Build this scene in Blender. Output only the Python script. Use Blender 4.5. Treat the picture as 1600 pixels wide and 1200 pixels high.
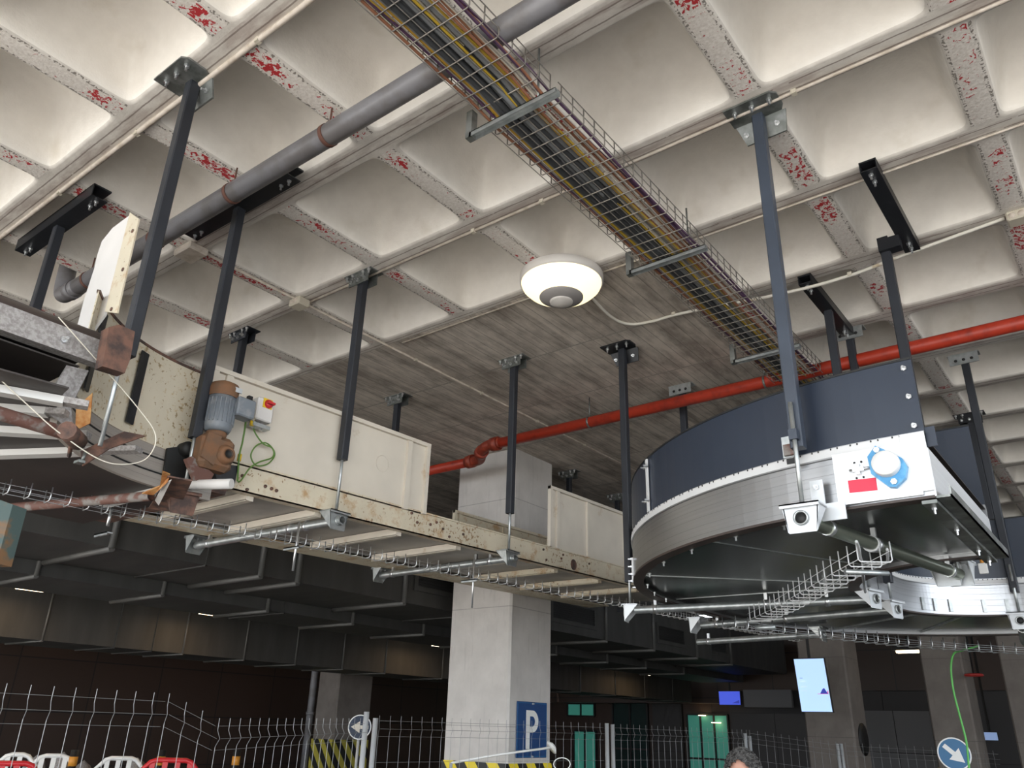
import bpy, math, random
from mathutils import Vector, Matrix
random.seed(7)
S = bpy.context.scene
for o in list(bpy.data.objects): bpy.data.objects.remove(o)
COL = S.collection
PI = math.pi

# ------------------------------------------------------------ camera
CZ = 1.85                       # lens height
YAW, PITCH, ROLL, FPX = -.668, .4088, .0302, 1243.
def cam_axes():
    cy, sy, cp, sp = math.cos(YAW), math.sin(YAW), math.cos(PITCH), math.sin(PITCH)
    f = Vector((sy*cp, cy*cp, sp)); r = Vector((cy, -sy, 0)); u = r.cross(f)
    c, s = math.cos(ROLL), math.sin(ROLL)
    return c*r+s*u, -s*r+c*u, f
cr, cu, cf = cam_axes()
cd = bpy.data.cameras.new('camera'); cam = bpy.data.objects.new('camera', cd); COL.objects.link(cam)
cd.sensor_fit = 'HORIZONTAL'; cd.sensor_width = 36; cd.lens = FPX/1600*36; cd.clip_end = 200
M3 = Matrix((cr, cu, -cf)).transposed()
cam.matrix_world = Matrix.Translation((0, 0, CZ)) @ M3.to_4x4()
S.camera = cam

# points on known planes, from the survey of the photograph
def on_y(x, y, Y):
    d = cf+cr*((x-800)/FPX)+cu*((600-y)/FPX); k = Y/d.y; return Vector((d.x*k, Y, CZ+d.z*k))
def on_x(x, y, X):
    d = cf+cr*((x-800)/FPX)+cu*((600-y)/FPX); k = X/d.x; return Vector((X, d.y*k, CZ+d.z*k))
def on_z(x, y, Z):
    d = cf+cr*((x-800)/FPX)+cu*((600-y)/FPX); k = (Z-CZ)/d.z; return Vector((d.x*k, d.y*k, Z))
def far(x, y, D):
    d = cf+cr*((x-800)/FPX)+cu*((600-y)/FPX); k = D/math.hypot(d.x, d.y); return Vector((d.x*k, d.y*k, CZ+d.z*k))

# ------------------------------------------------------------ light and exposure
S.view_settings.view_transform = 'Standard'; S.view_settings.look = 'None'
S.view_settings.gamma = 1; S.view_settings.use_curve_mapping = False
S.view_settings.exposure = 1.0
W = bpy.data.worlds.new('world'); S.world = W; W.use_nodes = True
bg = W.node_tree.nodes['Background']; bg.inputs[0].default_value = (.86, .93, 1, 1); bg.inputs[1].default_value = 2.6
sd = bpy.data.lights.new('sun', 'SUN'); sun = bpy.data.objects.new('sun', sd); COL.objects.link(sun)
sd.energy = 6.5; sd.angle = math.radians(1.2); sd.color = (1, .95, .88)
sun.rotation_euler = Vector((-.25, -.62, .8)).to_track_quat('Z', 'Y').to_euler()
sun['label'] = 'sun'

# ------------------------------------------------------------ mesh builder
def frame(d):
    d = Vector(d).normalized()
    a = Vector((0, 0, 1)) if abs(d.z) < .95 else Vector((1, 0, 0))
    u = d.cross(a).normalized(); v = d.cross(u).normalized()
    return u, v
class MB:
    def __init__(s): s.v = []; s.f = []; s.m = []; s.sm = []
    def add(s, vs, fs, m=0, smooth=False):
        o = len(s.v); s.v += [Vector(p) for p in vs]
        for f in fs: s.f.append([o+i for i in f]); s.m.append(m); s.sm.append(smooth)
        return s
    def box(s, a, b, m=0):
        x0, x1 = sorted((a[0], b[0])); y0, y1 = sorted((a[1], b[1])); z0, z1 = sorted((a[2], b[2]))
        return s.add([(x0,y0,z0),(x1,y0,z0),(x1,y1,z0),(x0,y1,z0),(x0,y0,z1),(x1,y0,z1),(x1,y1,z1),(x0,y1,z1)],
              [(3,2,1,0),(4,5,6,7),(0,1,5,4),(1,2,6,5),(2,3,7,6),(3,0,4,7)], m)
    def cbox(s, c, d, m=0, R=None):
        """box of size d centred on c, turned by matrix R"""
        c = Vector(c); k = len(s.v)
        s.box((-d[0]/2,-d[1]/2,-d[2]/2), (d[0]/2,d[1]/2,d[2]/2), m)
        for i in range(k, len(s.v)):
            s.v[i] = (R @ s.v[i] if R else s.v[i]) + c
        return s
    def bevbox(s, a, b, r, m=0):
        """box with chamfered edges"""
        x0, x1 = sorted((a[0], b[0])); y0, y1 = sorted((a[1], b[1])); z0, z1 = sorted((a[2], b[2]))
        rings = []
        for z, k in ((z0, r), (z0+r, 0), (z1-r, 0), (z1, r)):
            e = r
            rings.append([(x0+k+e*.0,y0+e+k*.4,z),(x0+e+k*.4,y0+k,z),(x1-e-k*.4,y0+k,z),(x1-k,y0+e+k*.4,z),(x1-k,y1-e-k*.4,z),(x1-e-k*.4,y1-k,z),(x0+e+k*.4,y1-k,z),(x0+k,y1-e-k*.4,z)])
        vs = [p for R_ in rings for p in R_]; fs = []
        for j in range(3):
            for i in range(8): fs.append((j*8+i, j*8+(i+1)%8, (j+1)*8+(i+1)%8, (j+1)*8+i))
        fs.append(tuple(range(7,-1,-1))); fs.append(tuple(range(24,32)))
        return s.add(vs, fs, m)
    def tube(s, p, q, r, n=12, r2=None, m=0, cap=True, smooth=True):
        p, q = Vector(p), Vector(q); u, v = frame(q-p); r2 = r if r2 is None else r2
        vs = []
        for c, k in ((p, r), (q, r2)):
            for i in range(n):
                a = 2*PI*i/n; vs.append(c+(u*math.cos(a)+v*math.sin(a))*k)
        s.add(vs, [(i, (i+1)%n, n+(i+1)%n, n+i) for i in range(n)], m, smooth)
        if cap:
            o = len(s.v)-2*n
            s.f += [[o+i for i in range(n)][::-1], [o+n+i for i in range(n)]]; s.m += [m, m]; s.sm += [False, False]
        return s
    def path(s, pts, r, n=8, m=0, closed=False):
        pts = [Vector(p) for p in pts]; N = len(pts); vs = []; u = None
        for i, p in enumerate(pts):
            if closed: d = pts[(i+1)%N]-pts[i-1]
            else: d = pts[min(i+1, N-1)]-pts[max(i-1, 0)]
            d.normalize()
            if u is None: u, v = frame(d)
            else:
                u = (u-d*u.dot(d)).normalized(); v = d.cross(u)
            for k in range(n):
                a = 2*PI*k/n; vs.append(p+(u*math.cos(a)+v*math.sin(a))*r)
        fs = []
        for i in range(N if closed else N-1):
            j = (i+1)%N
            for k in range(n): fs.append((i*n+k, i*n+(k+1)%n, j*n+(k+1)%n, j*n+k))
        if not closed: fs += [tuple(range(n))[::-1], tuple((N-1)*n+k for k in range(n))]
        return s.add(vs, fs, m, n > 4)
    def lathe(s, prof, c, axis=(0,0,1), n=24, m=0, smooth=True):
        """prof: (radius, height) pairs along axis from c"""
        c = Vector(c); d = Vector(axis).normalized(); u, v = frame(d); vs = []; fs = []
        for r, h in prof:
            for i in range(n):
                a = 2*PI*i/n; vs.append(c+d*h+(u*math.cos(a)+v*math.sin(a))*max(r, 1e-5))
        for j in range(len(prof)-1):
            for i in range(n): fs.append((j*n+i, j*n+(i+1)%n, (j+1)*n+(i+1)%n, (j+1)*n+i))
        return s.add(vs, fs, m, smooth)
    def prism(s, poly, d, m=0, smooth=False):
        """closed polygon (3-D points) pushed along d"""
        n = len(poly); d = Vector(d); vs = [Vector(p) for p in poly]+[Vector(p)+d for p in poly]
        s.add(vs, [tuple(range(n))[::-1], tuple(range(n, 2*n))], m, False)
        o = len(s.v)-2*n
        for i in range(n):
            s.f.append([o+i, o+(i+1)%n, o+n+(i+1)%n, o+n+i]); s.m.append(m); s.sm.append(smooth)
        return s
    def sweep(s, path, prof, m=0, smooth_path=True):
        """path: (x,y,nx,ny); prof: closed list of (offset along n, z)"""
        n = len(prof); vs = []; fs = []
        for x, y, nx, ny in path:
            for o, z in prof: vs.append((x+nx*o, y+ny*o, z))
        for i in range(len(path)-1):
            for k in range(n): fs.append((i*n+k, i*n+(k+1)%n, (i+1)*n+(k+1)%n, (i+1)*n+k))
        k = len(path)-1
        fs += [tuple(range(n))[::-1], tuple(k*n+i for i in range(n))]
        return s.add(vs, fs, m, False)
    def mesh(s, name, mats, off=(0,0,0)):
        me = bpy.data.meshes.new(name); o = Vector(off)
        me.from_pydata([tuple(p-o) for p in s.v], [], s.f)
        for mt in mats: me.materials.append(mt)
        me.polygons.foreach_set('material_index', s.m); me.polygons.foreach_set('use_smooth', s.sm)
        me.update(); return me

def aslist(m): return m if isinstance(m, (list, tuple)) else [m]
class Thing:
    def __init__(s, name, label, cat, loc=(0,0,0), group=None):
        s.loc = Vector(loc); s.o = bpy.data.objects.new(name, None); COL.objects.link(s.o); s.o.location = s.loc
        s.o.empty_display_size = .1
        tag(s.o, label, cat, group)
    def part(s, name, mb, mat, parent=None, label=None):
        o = bpy.data.objects.new(name, mb.mesh(name, aslist(mat), s.loc)); COL.objects.link(o)
        o.parent = parent or s.o
        if label: o['label'] = label
        return o
def tag(o, label, cat, group=None, kind=None):
    if label: o['label'] = label
    if cat: o['category'] = cat
    if group: o['group'] = group
    if kind: o['kind'] = kind
def solo(name, mb, mat, label, cat, loc=(0,0,0), group=None):
    o = bpy.data.objects.new(name, mb.mesh(name, aslist(mat), loc)); COL.objects.link(o); o.location = loc
    tag(o, label, cat, group); return o
def struct(name, mb, mat, label=None):
    o = bpy.data.objects.new(name, mb.mesh(name, aslist(mat))); COL.objects.link(o); o['kind'] = 'structure'
    if label: o['label'] = label
    return o

# ------------------------------------------------------------ materials
class NT:
    def __init__(s, name):
        s.mat = bpy.data.materials.new(name); s.mat.use_nodes = True; s.t = s.mat.node_tree
        s.b = s.t.nodes['Principled BSDF']; s.tc = None
    def n(s, typ, **kw):
        x = s.t.nodes.new(typ)
        for k, v in kw.items(): setattr(x, k, v)
        return x
    def link(s, a, b): s.t.links.new(a, b)
    def co(s, sc=(1,1,1), gen='Object'):
        if s.tc is None: s.tc = s.n('ShaderNodeTexCoord')
        m = s.n('ShaderNodeMapping'); s.link(s.tc.outputs[gen], m.inputs[0]); m.inputs['Scale'].default_value = sc
        return m.outputs[0]
    def setin(s, sock, v):
        if hasattr(v, 'is_linked'): s.link(v, sock)
        else: sock.default_value = v
    def math(s, op, a, b=0., c=0.):
        x = s.n('ShaderNodeMath', operation=op)
        s.setin(x.inputs[0], a); s.setin(x.inputs[1], b); s.setin(x.inputs[2], c); return x.outputs[0]
    def noise(s, scale, co=None, detail=4, rough=.55, dist=0):
        x = s.n('ShaderNodeTexNoise'); x.inputs['Scale'].default_value = scale; x.inputs['Detail'].default_value = detail
        x.inputs['Roughness'].default_value = rough; x.inputs['Distortion'].default_value = dist
        s.link(co or s.co(), x.inputs['Vector']); return x.outputs[0]
    def ramp(s, f, a, b, ca=0., cb=1.):
        x = s.n('ShaderNodeMapRange'); s.setin(x.inputs[0], f)
        x.inputs[1].default_value = a; x.inputs[2].default_value = b; x.inputs[3].default_value = ca; x.inputs[4].default_value = cb
        return x.outputs[0]
    def mix(s, f, a, b):
        x = s.n('ShaderNodeMix', data_type='RGBA'); s.setin(x.inputs[0], f)
        for k, v in ((6, a), (7, b)):
            if hasattr(v, 'is_linked'): s.link(v, x.inputs[k])
            else: x.inputs[k].default_value = (*v, 1)
        return x.outputs[2]
    def color(s, v):
        if hasattr(v, 'is_linked'): s.link(v, s.b.inputs['Base Color'])
        else: s.b.inputs['Base Color'].default_value = (*v, 1)
    def bump(s, h, st=.3, d=.01):
        x = s.n('ShaderNodeBump'); x.inputs['Strength'].default_value = st; x.inputs['Distance'].default_value = d
        s.link(h, x.inputs['Height']); s.link(x.outputs[0], s.b.inputs['Normal'])
    def rm(s, r, m=0.):
        s.setin(s.b.inputs['Roughness'], r); s.setin(s.b.inputs['Metallic'], m)
def simple(name, c, rough=.5, metal=0., c2=None, scale=8, lo=.45, hi=.65, bump=0, bscale=None, detail=4):
    t = NT(name); t.rm(rough, metal)
    if c2: 
        nz = t.noise(scale, detail=detail); t.color(t.mix(t.ramp(nz, lo, hi), c, c2))
    else: t.color(c)
    if bump: t.bump(t.noise(bscale or scale*3), bump, .004)
    return t.mat
def emit(name, c, st):
    t = NT(name); t.color(c); t.b.inputs['Emission Color'].default_value = (*c, 1); t.b.inputs['Emission Strength'].default_value = st
    return t.mat

HZ = CZ+3.26                    # underside of the ribs
BX0, AY0 = -5.11, .52           # grid of the ribs, 1 m apart
def mat_waffle():
    t = NT('painted_waffle_concrete'); co = t.co()
    sep = t.n('ShaderNodeSeparateXYZ'); t.link(co, sep.inputs[0]); x, y, z = sep.outputs
    warp = t.math('MULTIPLY', t.math('SUBTRACT', t.noise(9), .5), .03)
    def dist(v, o): 
        f = t.math('FRACT', t.math('ADD', v, .5-o+40)); return t.math('ABSOLUTE', t.math('SUBTRACT', f, .5))
    bx0 = dist(x, BX0); ay0 = dist(y, AY0)
    bx = t.math('ADD', bx0, warp); ay = t.math('ADD', ay0, t.math('MULTIPLY', warp, .35))
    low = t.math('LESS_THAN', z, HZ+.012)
    n1 = t.noise(2.2, detail=5); n2 = t.noise(11, detail=6); n3 = t.noise(55, detail=3)
    base = t.mix(t.ramp(n2, .3, .75), (.80,.755,.695), (.74,.695,.635))
    base = t.mix(t.math('MULTIPLY', t.ramp(n1, .60, .78), .45), base, (.47,.40,.29))
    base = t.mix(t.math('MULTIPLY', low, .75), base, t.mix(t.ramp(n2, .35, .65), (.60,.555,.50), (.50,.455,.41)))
    # rough strip down the middle of the ribs that run away from the camera
    notA = t.math('GREATER_THAN', ay0, .085)
    strip = t.math('MULTIPLY', t.math('MULTIPLY', t.math('LESS_THAN', bx, .068), notA), low)
    sbase = t.mix(t.ramp(n3, .38, .62), (.62,.565,.51), (.73,.68,.63))
    col = t.mix(strip, base, sbase)
    pat = t.ramp(t.noise(2.6, detail=3), .46, .60); fl = t.noise(34, detail=5, rough=.65, dist=.6)
    red = t.math('MULTIPLY', t.math('GREATER_THAN', t.math('ADD', fl, t.math('MULTIPLY', pat, .16)), .66), t.math('MULTIPLY', strip, t.math('LESS_THAN', bx, .05)))
    edge = t.math('MULTIPLY', t.math('LESS_THAN', t.math('ABSOLUTE', t.math('SUBTRACT', bx, .066)), .009), t.math('MULTIPLY', t.math('MULTIPLY', low, notA), t.math('GREATER_THAN', t.noise(70, detail=2), .53)))
    pits = t.math('MULTIPLY', strip, t.math('GREATER_THAN', t.noise(48, detail=4), .70))
    col = t.mix(t.math('MULTIPLY', pits, .8), col, (.2,.16,.13))
    col = t.mix(t.math('MULTIPLY', edge, .85), col, (.13,.11,.09))
    # board seams along the other ribs
    band = t.math('MULTIPLY', t.math('LESS_THAN', ay, .05), low)
    col = t.mix(t.math('MULTIPLY', band, t.ramp(t.noise(14, t.co((.25,1,1)), detail=5), .45, .6)), col, (.44,.38,.34))
    seam = t.math('MULTIPLY', t.math('MULTIPLY', low, t.math('LESS_THAN', t.math('ABSOLUTE', t.math('SUBTRACT', ay, .03)), .0042)), t.math('GREATER_THAN', t.noise(7), .33))
    col = t.mix(t.math('MULTIPLY', seam, .75), col, (.17,.13,.11))
    col = t.mix(red, col, (.42,.02,.025))
    t.color(col); t.rm(.75)
    h = t.math('ADD', t.math('MULTIPLY', n3, .3), t.math('MULTIPLY', n2, .7))
    h = t.math('ADD', h, t.math('MULTIPLY', strip, t.math('MULTIPLY', fl, .9)))
    h = t.math('SUBTRACT', h, t.math('MULTIPLY', seam, 1.0))
    t.bump(h, .45, .012); return t.mat
def mat_planks():
    t = NT('board_marked_concrete'); co = t.co()
    sep = t.n('ShaderNodeSeparateXYZ'); t.link(co, sep.inputs[0]); x, y, z = sep.outputs
    bd = t.math('DIVIDE', x, .125); idx = t.math('FLOOR', bd)
    cell = t.math('FLOOR', t.math('ADD', y, 40-AY0))
    wn = t.n('ShaderNodeTexWhiteNoise', noise_dimensions='2D'); cmb = t.n('ShaderNodeCombineXYZ'); t.link(idx, cmb.inputs[0]); t.link(cell, cmb.inputs[1]); t.link(cmb.outputs[0], wn.inputs['Vector'])
    streak = t.noise(5, t.co((3.2,.55,1)), detail=5, rough=.6)
    blot = t.noise(4.0, t.co((1,.6,1)), detail=6, rough=.7)
    v = t.math('ADD', t.math('MULTIPLY', wn.outputs[0], .22), t.math('ADD', t.math('MULTIPLY', streak, .75), t.math('MULTIPLY', blot, .85)))
    col = t.mix(t.ramp(v, .70, 1.08), (.32,.275,.235), (.66,.59,.515))
    gap = t.math('LESS_THAN', t.math('ABSOLUTE', t.math('SUBTRACT', t.math('FRACT', bd), .5)), .03)
    col = t.mix(t.math('MULTIPLY', gap, .5), col, (.09,.075,.065))
    f = t.math('ABSOLUTE', t.math('SUBTRACT', t.math('FRACT', t.math('ADD', y, .5-AY0+40)), .5))
    s1 = t.math('LESS_THAN', t.math('ADD', f, t.math('MULTIPLY', t.noise(20), .01)), .013)
    col = t.mix(s1, col, (.36,.33,.29))
    t.color(col); t.rm(.8); t.bump(t.math('ADD', streak, t.math('MULTIPLY', gap, -.5)), .5, .008); return t.mat
def mat_concrete(name, a, b):
    t = NT(name); n1 = t.noise(2.5, detail=6, rough=.6); n2 = t.noise(22, detail=4); n3 = t.noise(5, t.co((5,5,.5)), detail=5)
    col = t.mix(t.ramp(n1, .35, .68), a, b)
    col = t.mix(t.math('MULTIPLY', t.ramp(n3, .58, .72), .35), col, tuple(k*.55 for k in a))
    co = t.co(); sep = t.n('ShaderNodeSeparateXYZ'); t.link(co, sep.inputs[0]); z = sep.outputs[2]
    f = t.math('ABSOLUTE', t.math('SUBTRACT', t.math('FRACT', t.math('DIVIDE', t.math('ADD', z, .08), 1.3)), .5))
    ln = t.math('LESS_THAN', t.math('ADD', f, t.math('MULTIPLY', n2, .004)), .006)
    col = t.mix(t.math('MULTIPLY', ln, .6), col, tuple(k*.45 for k in a))
    t.color(col); t.rm(.8); t.bump(t.math('SUBTRACT', n2, ln), .25, .006); return t.mat
def mat_tiles():
    t = NT('brown_wall_tiles'); br = t.n('ShaderNodeTexBrick'); co = t.co()
    sep = t.n('ShaderNodeSeparateXYZ'); t.link(co, sep.inputs[0]); cmb = t.n('ShaderNodeCombineXYZ')
    t.link(t.math('ADD', sep.outputs[0], sep.outputs[1]), cmb.inputs[0]); t.link(sep.outputs[2], cmb.inputs[1]); t.link(cmb.outputs[0], br.inputs[0])
    br.offset = 0; br.inputs['Scale'].default_value = 1; br.inputs['Brick Width'].default_value = 1.45; br.inputs['Row Height'].default_value = .95
    br.inputs['Mortar Size'].default_value = .012
    br.inputs['Color1'].default_value = (.045,.025,.017,1); br.inputs['Color2'].default_value = (.036,.021,.015,1); br.inputs['Mortar'].default_value = (.012,.01,.009,1)
    t.link(br.outputs[0], t.b.inputs['Base Color']); t.rm(.5); return t.mat
def mat_rusty(name, base, rust, scale=7, lo=.56, hi=.66, spot=.62, rough=.55):
    t = NT(name); n1 = t.noise(scale, detail=6, rough=.65); n2 = t.noise(38, detail=3); n3 = t.noise(2.3, detail=3)
    col = t.mix(t.ramp(n3, .35, .7), base, tuple(k*.86 for k in base))
    col = t.mix(t.math('MULTIPLY', t.ramp(n1, lo, hi), .8), col, rust)
    col = t.mix(t.math('MULTIPLY', t.math('GREATER_THAN', t.math('ADD', t.math('MULTIPLY', n2, .7), t.math('MULTIPLY', n3, .3)), spot), .8), col, tuple(k*.55 for k in rust))
    t.color(col); t.rm(rough); t.bump(n1, .15, .004); return t.mat
def mat_brushed(name, c, rough, along='z', grooves=True, metal=1.):
    t = NT(name); co = t.co(); sep = t.n('ShaderNodeSeparateXYZ'); t.link(co, sep.inputs[0]); z = sep.outputs[2]
    n = t.noise(3, t.co((.12,.12,30)), detail=3)
    col = t.mix(t.ramp(n, .3, .7), c, tuple(min(1, k*1.1) for k in c))
    if grooves:
        f = t.math('ABSOLUTE', t.math('SUBTRACT', t.math('FRACT', t.math('DIVIDE', z, .047)), .5))
        g = t.math('LESS_THAN', f, .03); col = t.mix(t.math('MULTIPLY', g, .5), col, tuple(k*.5 for k in c)); t.bump(t.math('MULTIPLY', g, -1.), .3, .002)
    t.color(col); t.rm(rough, metal)
    return t.mat
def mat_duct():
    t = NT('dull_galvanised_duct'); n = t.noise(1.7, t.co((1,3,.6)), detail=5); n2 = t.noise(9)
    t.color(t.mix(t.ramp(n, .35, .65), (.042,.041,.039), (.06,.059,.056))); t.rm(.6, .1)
    co = t.co(); sep = t.n('ShaderNodeSeparateXYZ'); t.link(co, sep.inputs[0])
    t.bump(t.math('ADD', n2, t.math('SINE', t.math('MULTIPLY', sep.outputs[1], 22))), .12, .004); return t.mat
def mat_hazard(name='hazard_stripes', y=(.78,.60,.03), ax='x'):
    t = NT(name); co = t.co(); sep = t.n('ShaderNodeSeparateXYZ'); t.link(co, sep.inputs[0]); x, yy, z = sep.outputs
    f = t.math('FRACT', t.math('DIVIDE', t.math('ADD', t.math('ADD', x, yy), t.math('MULTIPLY', z, .8)), .32))
    t.color(t.mix(t.math('LESS_THAN', f, .5), (.012,.012,.012), y)); t.rm(.5); return t.mat
def mat_ground():
    t = NT('pale_bounce_ground'); n = t.noise(40, detail=4); n2 = t.noise(.7)
    col = t.mix(t.ramp(n, .3, .7), (.38,.36,.335), (.46,.44,.41)); t.color(t.mix(t.ramp(n2, .4, .6), col, (.5,.48,.45)))
    t.rm(.85); t.bump(n, .3, .01); return t.mat

M = dict(
 asph=simple('dark_asphalt', (.045,.043,.04), .8, 0, (.06,.056,.052), 3, bump=.2, bscale=60), waffle=mat_waffle(), planks=mat_planks(), column=mat_concrete('pale_concrete', (.60,.565,.53), (.50,.47,.44)),
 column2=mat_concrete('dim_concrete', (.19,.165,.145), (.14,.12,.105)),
 tiles=mat_tiles(), ground=mat_ground(), duct=mat_duct(), slab=simple('slab', (.3,.29,.28), .9),
 strut=simple('charcoal_painted_steel', (.016,.018,.024), .5, 0, (.021,.024,.031), 3, bump=.05),
 slate=simple('slate_painted_steel', (.04,.05,.07), .45, 0, (.048,.06,.083), 3), strutblk=simple('black_painted_steel', (.012,.013,.016), .38, 0, (.03,.03,.035), 9, .55, .75),
 galv=simple('galvanised_steel', (.48,.50,.50), .38, .75, (.36,.38,.38), 14, .4, .6),
 galvdk=simple('dull_galvanised_plate', (.17,.18,.17), .42, .7, (.30,.31,.30), 9, .45, .65),
 zinc=simple('bright_zinc', (.66,.67,.68), .3, .9),
 zincw=simple('pale_zinc_sheet', (.60,.62,.64), .42, .35, (.5,.52,.53), 5),
 alu=mat_brushed('grooved_aluminium', (.42,.425,.435), .33, metal=.95), aluflat=mat_brushed('plain_aluminium', (.66,.67,.685), .4, grooves=False, metal=.45), rail=simple('milled_rail', (.62,.61,.59), .5, .2),
 under=mat_brushed('dark_sheet_underside', (.13,.142,.135), .27, grooves=False, metal=.9),
 lip=simple('dark_brown_edge', (.05,.035,.03), .5),
 blue=simple('slate_blue_panel', (.020,.028,.046), .4, 0, (.024,.033,.052), 2),
 blueb=simple('bearing_blue', (.06,.27,.52), .4, 0, (.12,.38,.65), 20),
 white=simple('white_plastic', (.8,.79,.76), .4), cable_w=simple('white_wire', (.75,.7,.6), .5),
 cream=mat_rusty('cream_paint', (.69,.625,.53), (.42,.30,.17), 5, .64, .78, .74),
 creamr=mat_rusty('cream_paint_rusting', (.67,.595,.455), (.43,.24,.09), 8, .52, .68, .615),
 creams=mat_rusty('cream_paint_speckled', (.64,.57,.44), (.42,.27,.10), 24, .56, .69, .59),
 creamw=mat_rusty('white_paint_rust_edge', (.74,.71,.68), (.55,.45,.35), 9, .66, .8, .78),
 rust=simple('rusted_steel', (.055,.035,.03), .75, 0, (.16,.08,.055), 14, .4, .62, .3),
 rusto=simple('orange_rust', (.36,.13,.03), .8, 0, (.5,.3,.12), 20, .4, .65, .3),
 rustpipe=simple('rusty_painted_pipe', (.13,.06,.045), .7, 0, (.20,.18,.165), 12, .5, .6, .2),
 belt=simple('brown_black_belt', (.034,.027,.0245), .6, 0, (.043,.035,.031), 3),
 beltlt=simple('worn_roller', (.10,.075,.066), .5), motor=simple('grey_motor_paint', (.17,.19,.215), .5, 0, (.26,.27,.28), 12, .5, .7, .1),
 gear=simple('rusty_gearbox', (.20,.095,.045), .75, 0, (.15,.085,.05), 14, .4, .6, .3),
 pitted=simple('pitted_galvanised', (.27,.25,.24), .65, .3, (.40,.38,.37), 60, .4, .6, .35),
 red=simple('red_pipe_paint', (.40,.035,.014), .45, 0, (.24,.022,.012), 9, .5, .7), redd=simple('red_coupling', (.22,.03,.015), .5, 0, (.32,.05,.02), 20),
 label=simple('red_label', (.72,.03,.07), .5), blk=simple('matt_black', (.01,.01,.01), .6),
 drain=simple('grey_plastic_pipe', (.17,.165,.175), .42, 0, (.13,.12,.12), 5, .45, .6), clamp=simple('rusty_clamp', (.11,.045,.03), .8),
 conduit=simple('painted_conduit', (.56,.49,.42), .6, 0, (.42,.35,.28), 12), conduitw=simple('white_conduit', (.66,.62,.55), .55, 0, (.45,.33,.2), 7, .6, .7),
 jbox=simple('beige_plastic', (.52,.47,.38), .6), lampw=simple('white_enamel', (.66,.62,.58), .4), lampg=simple('grey_cap', (.30,.28,.27), .45),
 green=simple('green_cable', (.10,.20,.035), .5), brgreen=simple('bright_green_cable', (.1,.42,.08), .5), yell=simple('yellow_tag', (.75,.5,.02), .5),
 teal=simple('teal_rust_paint', (.055,.085,.08), .6, 0, (.17,.09,.04), 9, .5, .58), skin=simple('skin', (.50,.27,.20), .5), hair=simple('grey_hair', (.022,.02,.019), .6, 0, (.10,.095,.09), 60, .4, .6, .6),
 cloth=simple('dark_jacket', (.02,.022,.03), .8), jeans=simple('dark_trousers', (.03,.035,.05), .8), redp=simple('red_plastic', (.55,.02,.025), .4), post=simple('galvanised_post', (.62,.63,.64), .4, .4),
 wire=simple('fence_wire', (.26,.26,.26), .5, .4), hazard=mat_hazard(), hazdim=mat_hazard('dark_hazard_stripes', (.42,.36,.05)), signb=simple('sign_blue', (.008,.05,.17), .45), navyp=simple('dark_navy', (.008,.02,.05), .5), signc=simple('round_sign_blue', (.01,.12,.27), .4), orange=simple('orange_band', (.6,.25,.03), .5),  # the far hazard bands and the left arrow sign get darker colours
 grille=simple('grille_black', (.012,.012,.012), .6), panelw=simple('wall_panel', (.12,.12,.125), .6), panelg=simple('dark_wall_panel', (.035,.032,.032), .6), darkglass=simple('dark_glass', (.012,.03,.028), .12),
 capw=simple('white_metal_cap', (.75,.75,.74), .35, .1), bulb=simple('white_rib', (.6,.6,.6), .5),
)

# ------------------------------------------------------------ setting: ceiling, floor, walls
def build_ceiling():
    q = [0,12,22,30,36,40.5,43.5,45,46.5,49.5,54,60,68,78]
    ang = [math.radians(a+90*k) for k in range(4) for a in q]; N = len(ang)
    def pt(h, p, a):
        c, s = math.cos(a), math.sin(a)
        if p is None: r = h/max(abs(c), abs(s))
        else: r = h/((abs(c)**p+abs(s)**p)**(1/p))
        return c*r, s*r
    rings = [(.5,None,0),(.435,18,0),(.424,16,.003),(.415,15,.014),(.408,14,.04),(.386,13,.13),(.362,12,.22),(.340,11,.29),(.312,9,.34),(.27,7,.37),(.19,5,.385),(.10,4,.388)]
    mb = MB()
    for i in range(-11, 11):
        for j in range(-4, 19):
            x0, y0 = BX0+i, AY0+j
            if x0+.5 < -2.11 and x0+.5 > -11.2 and y0 > 4.4 and y0 < 12.4: continue
            cx, cy = x0+.5, y0+.5; vs = []; fs = []
            for h, p, z in rings:
                for a in ang:
                    u, v = pt(h, p, a); vs.append((cx+u, cy+v, HZ+z))
            R_ = len(rings)
            for r in range(R_-1):
                for k in range(N): fs.append((r*N+k, r*N+(k+1)%N, (r+1)*N+(k+1)%N, (r+1)*N+k)[::-1])
            vs.append((cx, cy, HZ+.389)); c = len(vs)-1
            for k in range(N): fs.append(((R_-1)*N+k, c, (R_-1)*N+(k+1)%N))
            mb.add(vs, fs, 0, True)
    # solid board-marked field round the column
    x0, x1, y0, y1 = BX0-6, BX0+3, AY0+4, AY0+12
    mb.add([(x0,y0,HZ),(x1,y0,HZ),(x1,y1,HZ),(x0,y1,HZ)], [(3,2,1,0)], 1)
    # unseen top of the slab, added to shut out the sky
    mb.box((BX0-12, AY0-4.5, HZ+.46), (BX0+11.2, 26, HZ+.7), 2)
    # front edge beam
    mb.box((BX0-12, AY0-4.5, HZ-.1), (BX0+11.2, AY0-4.05, HZ+.6), 2)
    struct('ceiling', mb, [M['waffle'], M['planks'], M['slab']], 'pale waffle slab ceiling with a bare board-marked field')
build_ceiling()
struct('floor', MB().box((-60,-1.2,-.2), (60,60,0)), M['asph'])
struct('floor_forecourt', MB().box((-60,-60,-.2), (60,-1.2,0)), M['ground'])  # unseen pale ground, its tone and edge set to bounce sunlight onto the ceiling
struct('wall_left', MB().box((-17.3,-4.5,0), (-17,26,5.2)), M['tiles'])
struct('wall_back', MB().box((-17,24,0), (9,24.3,5.2)), M['tiles'])
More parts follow.
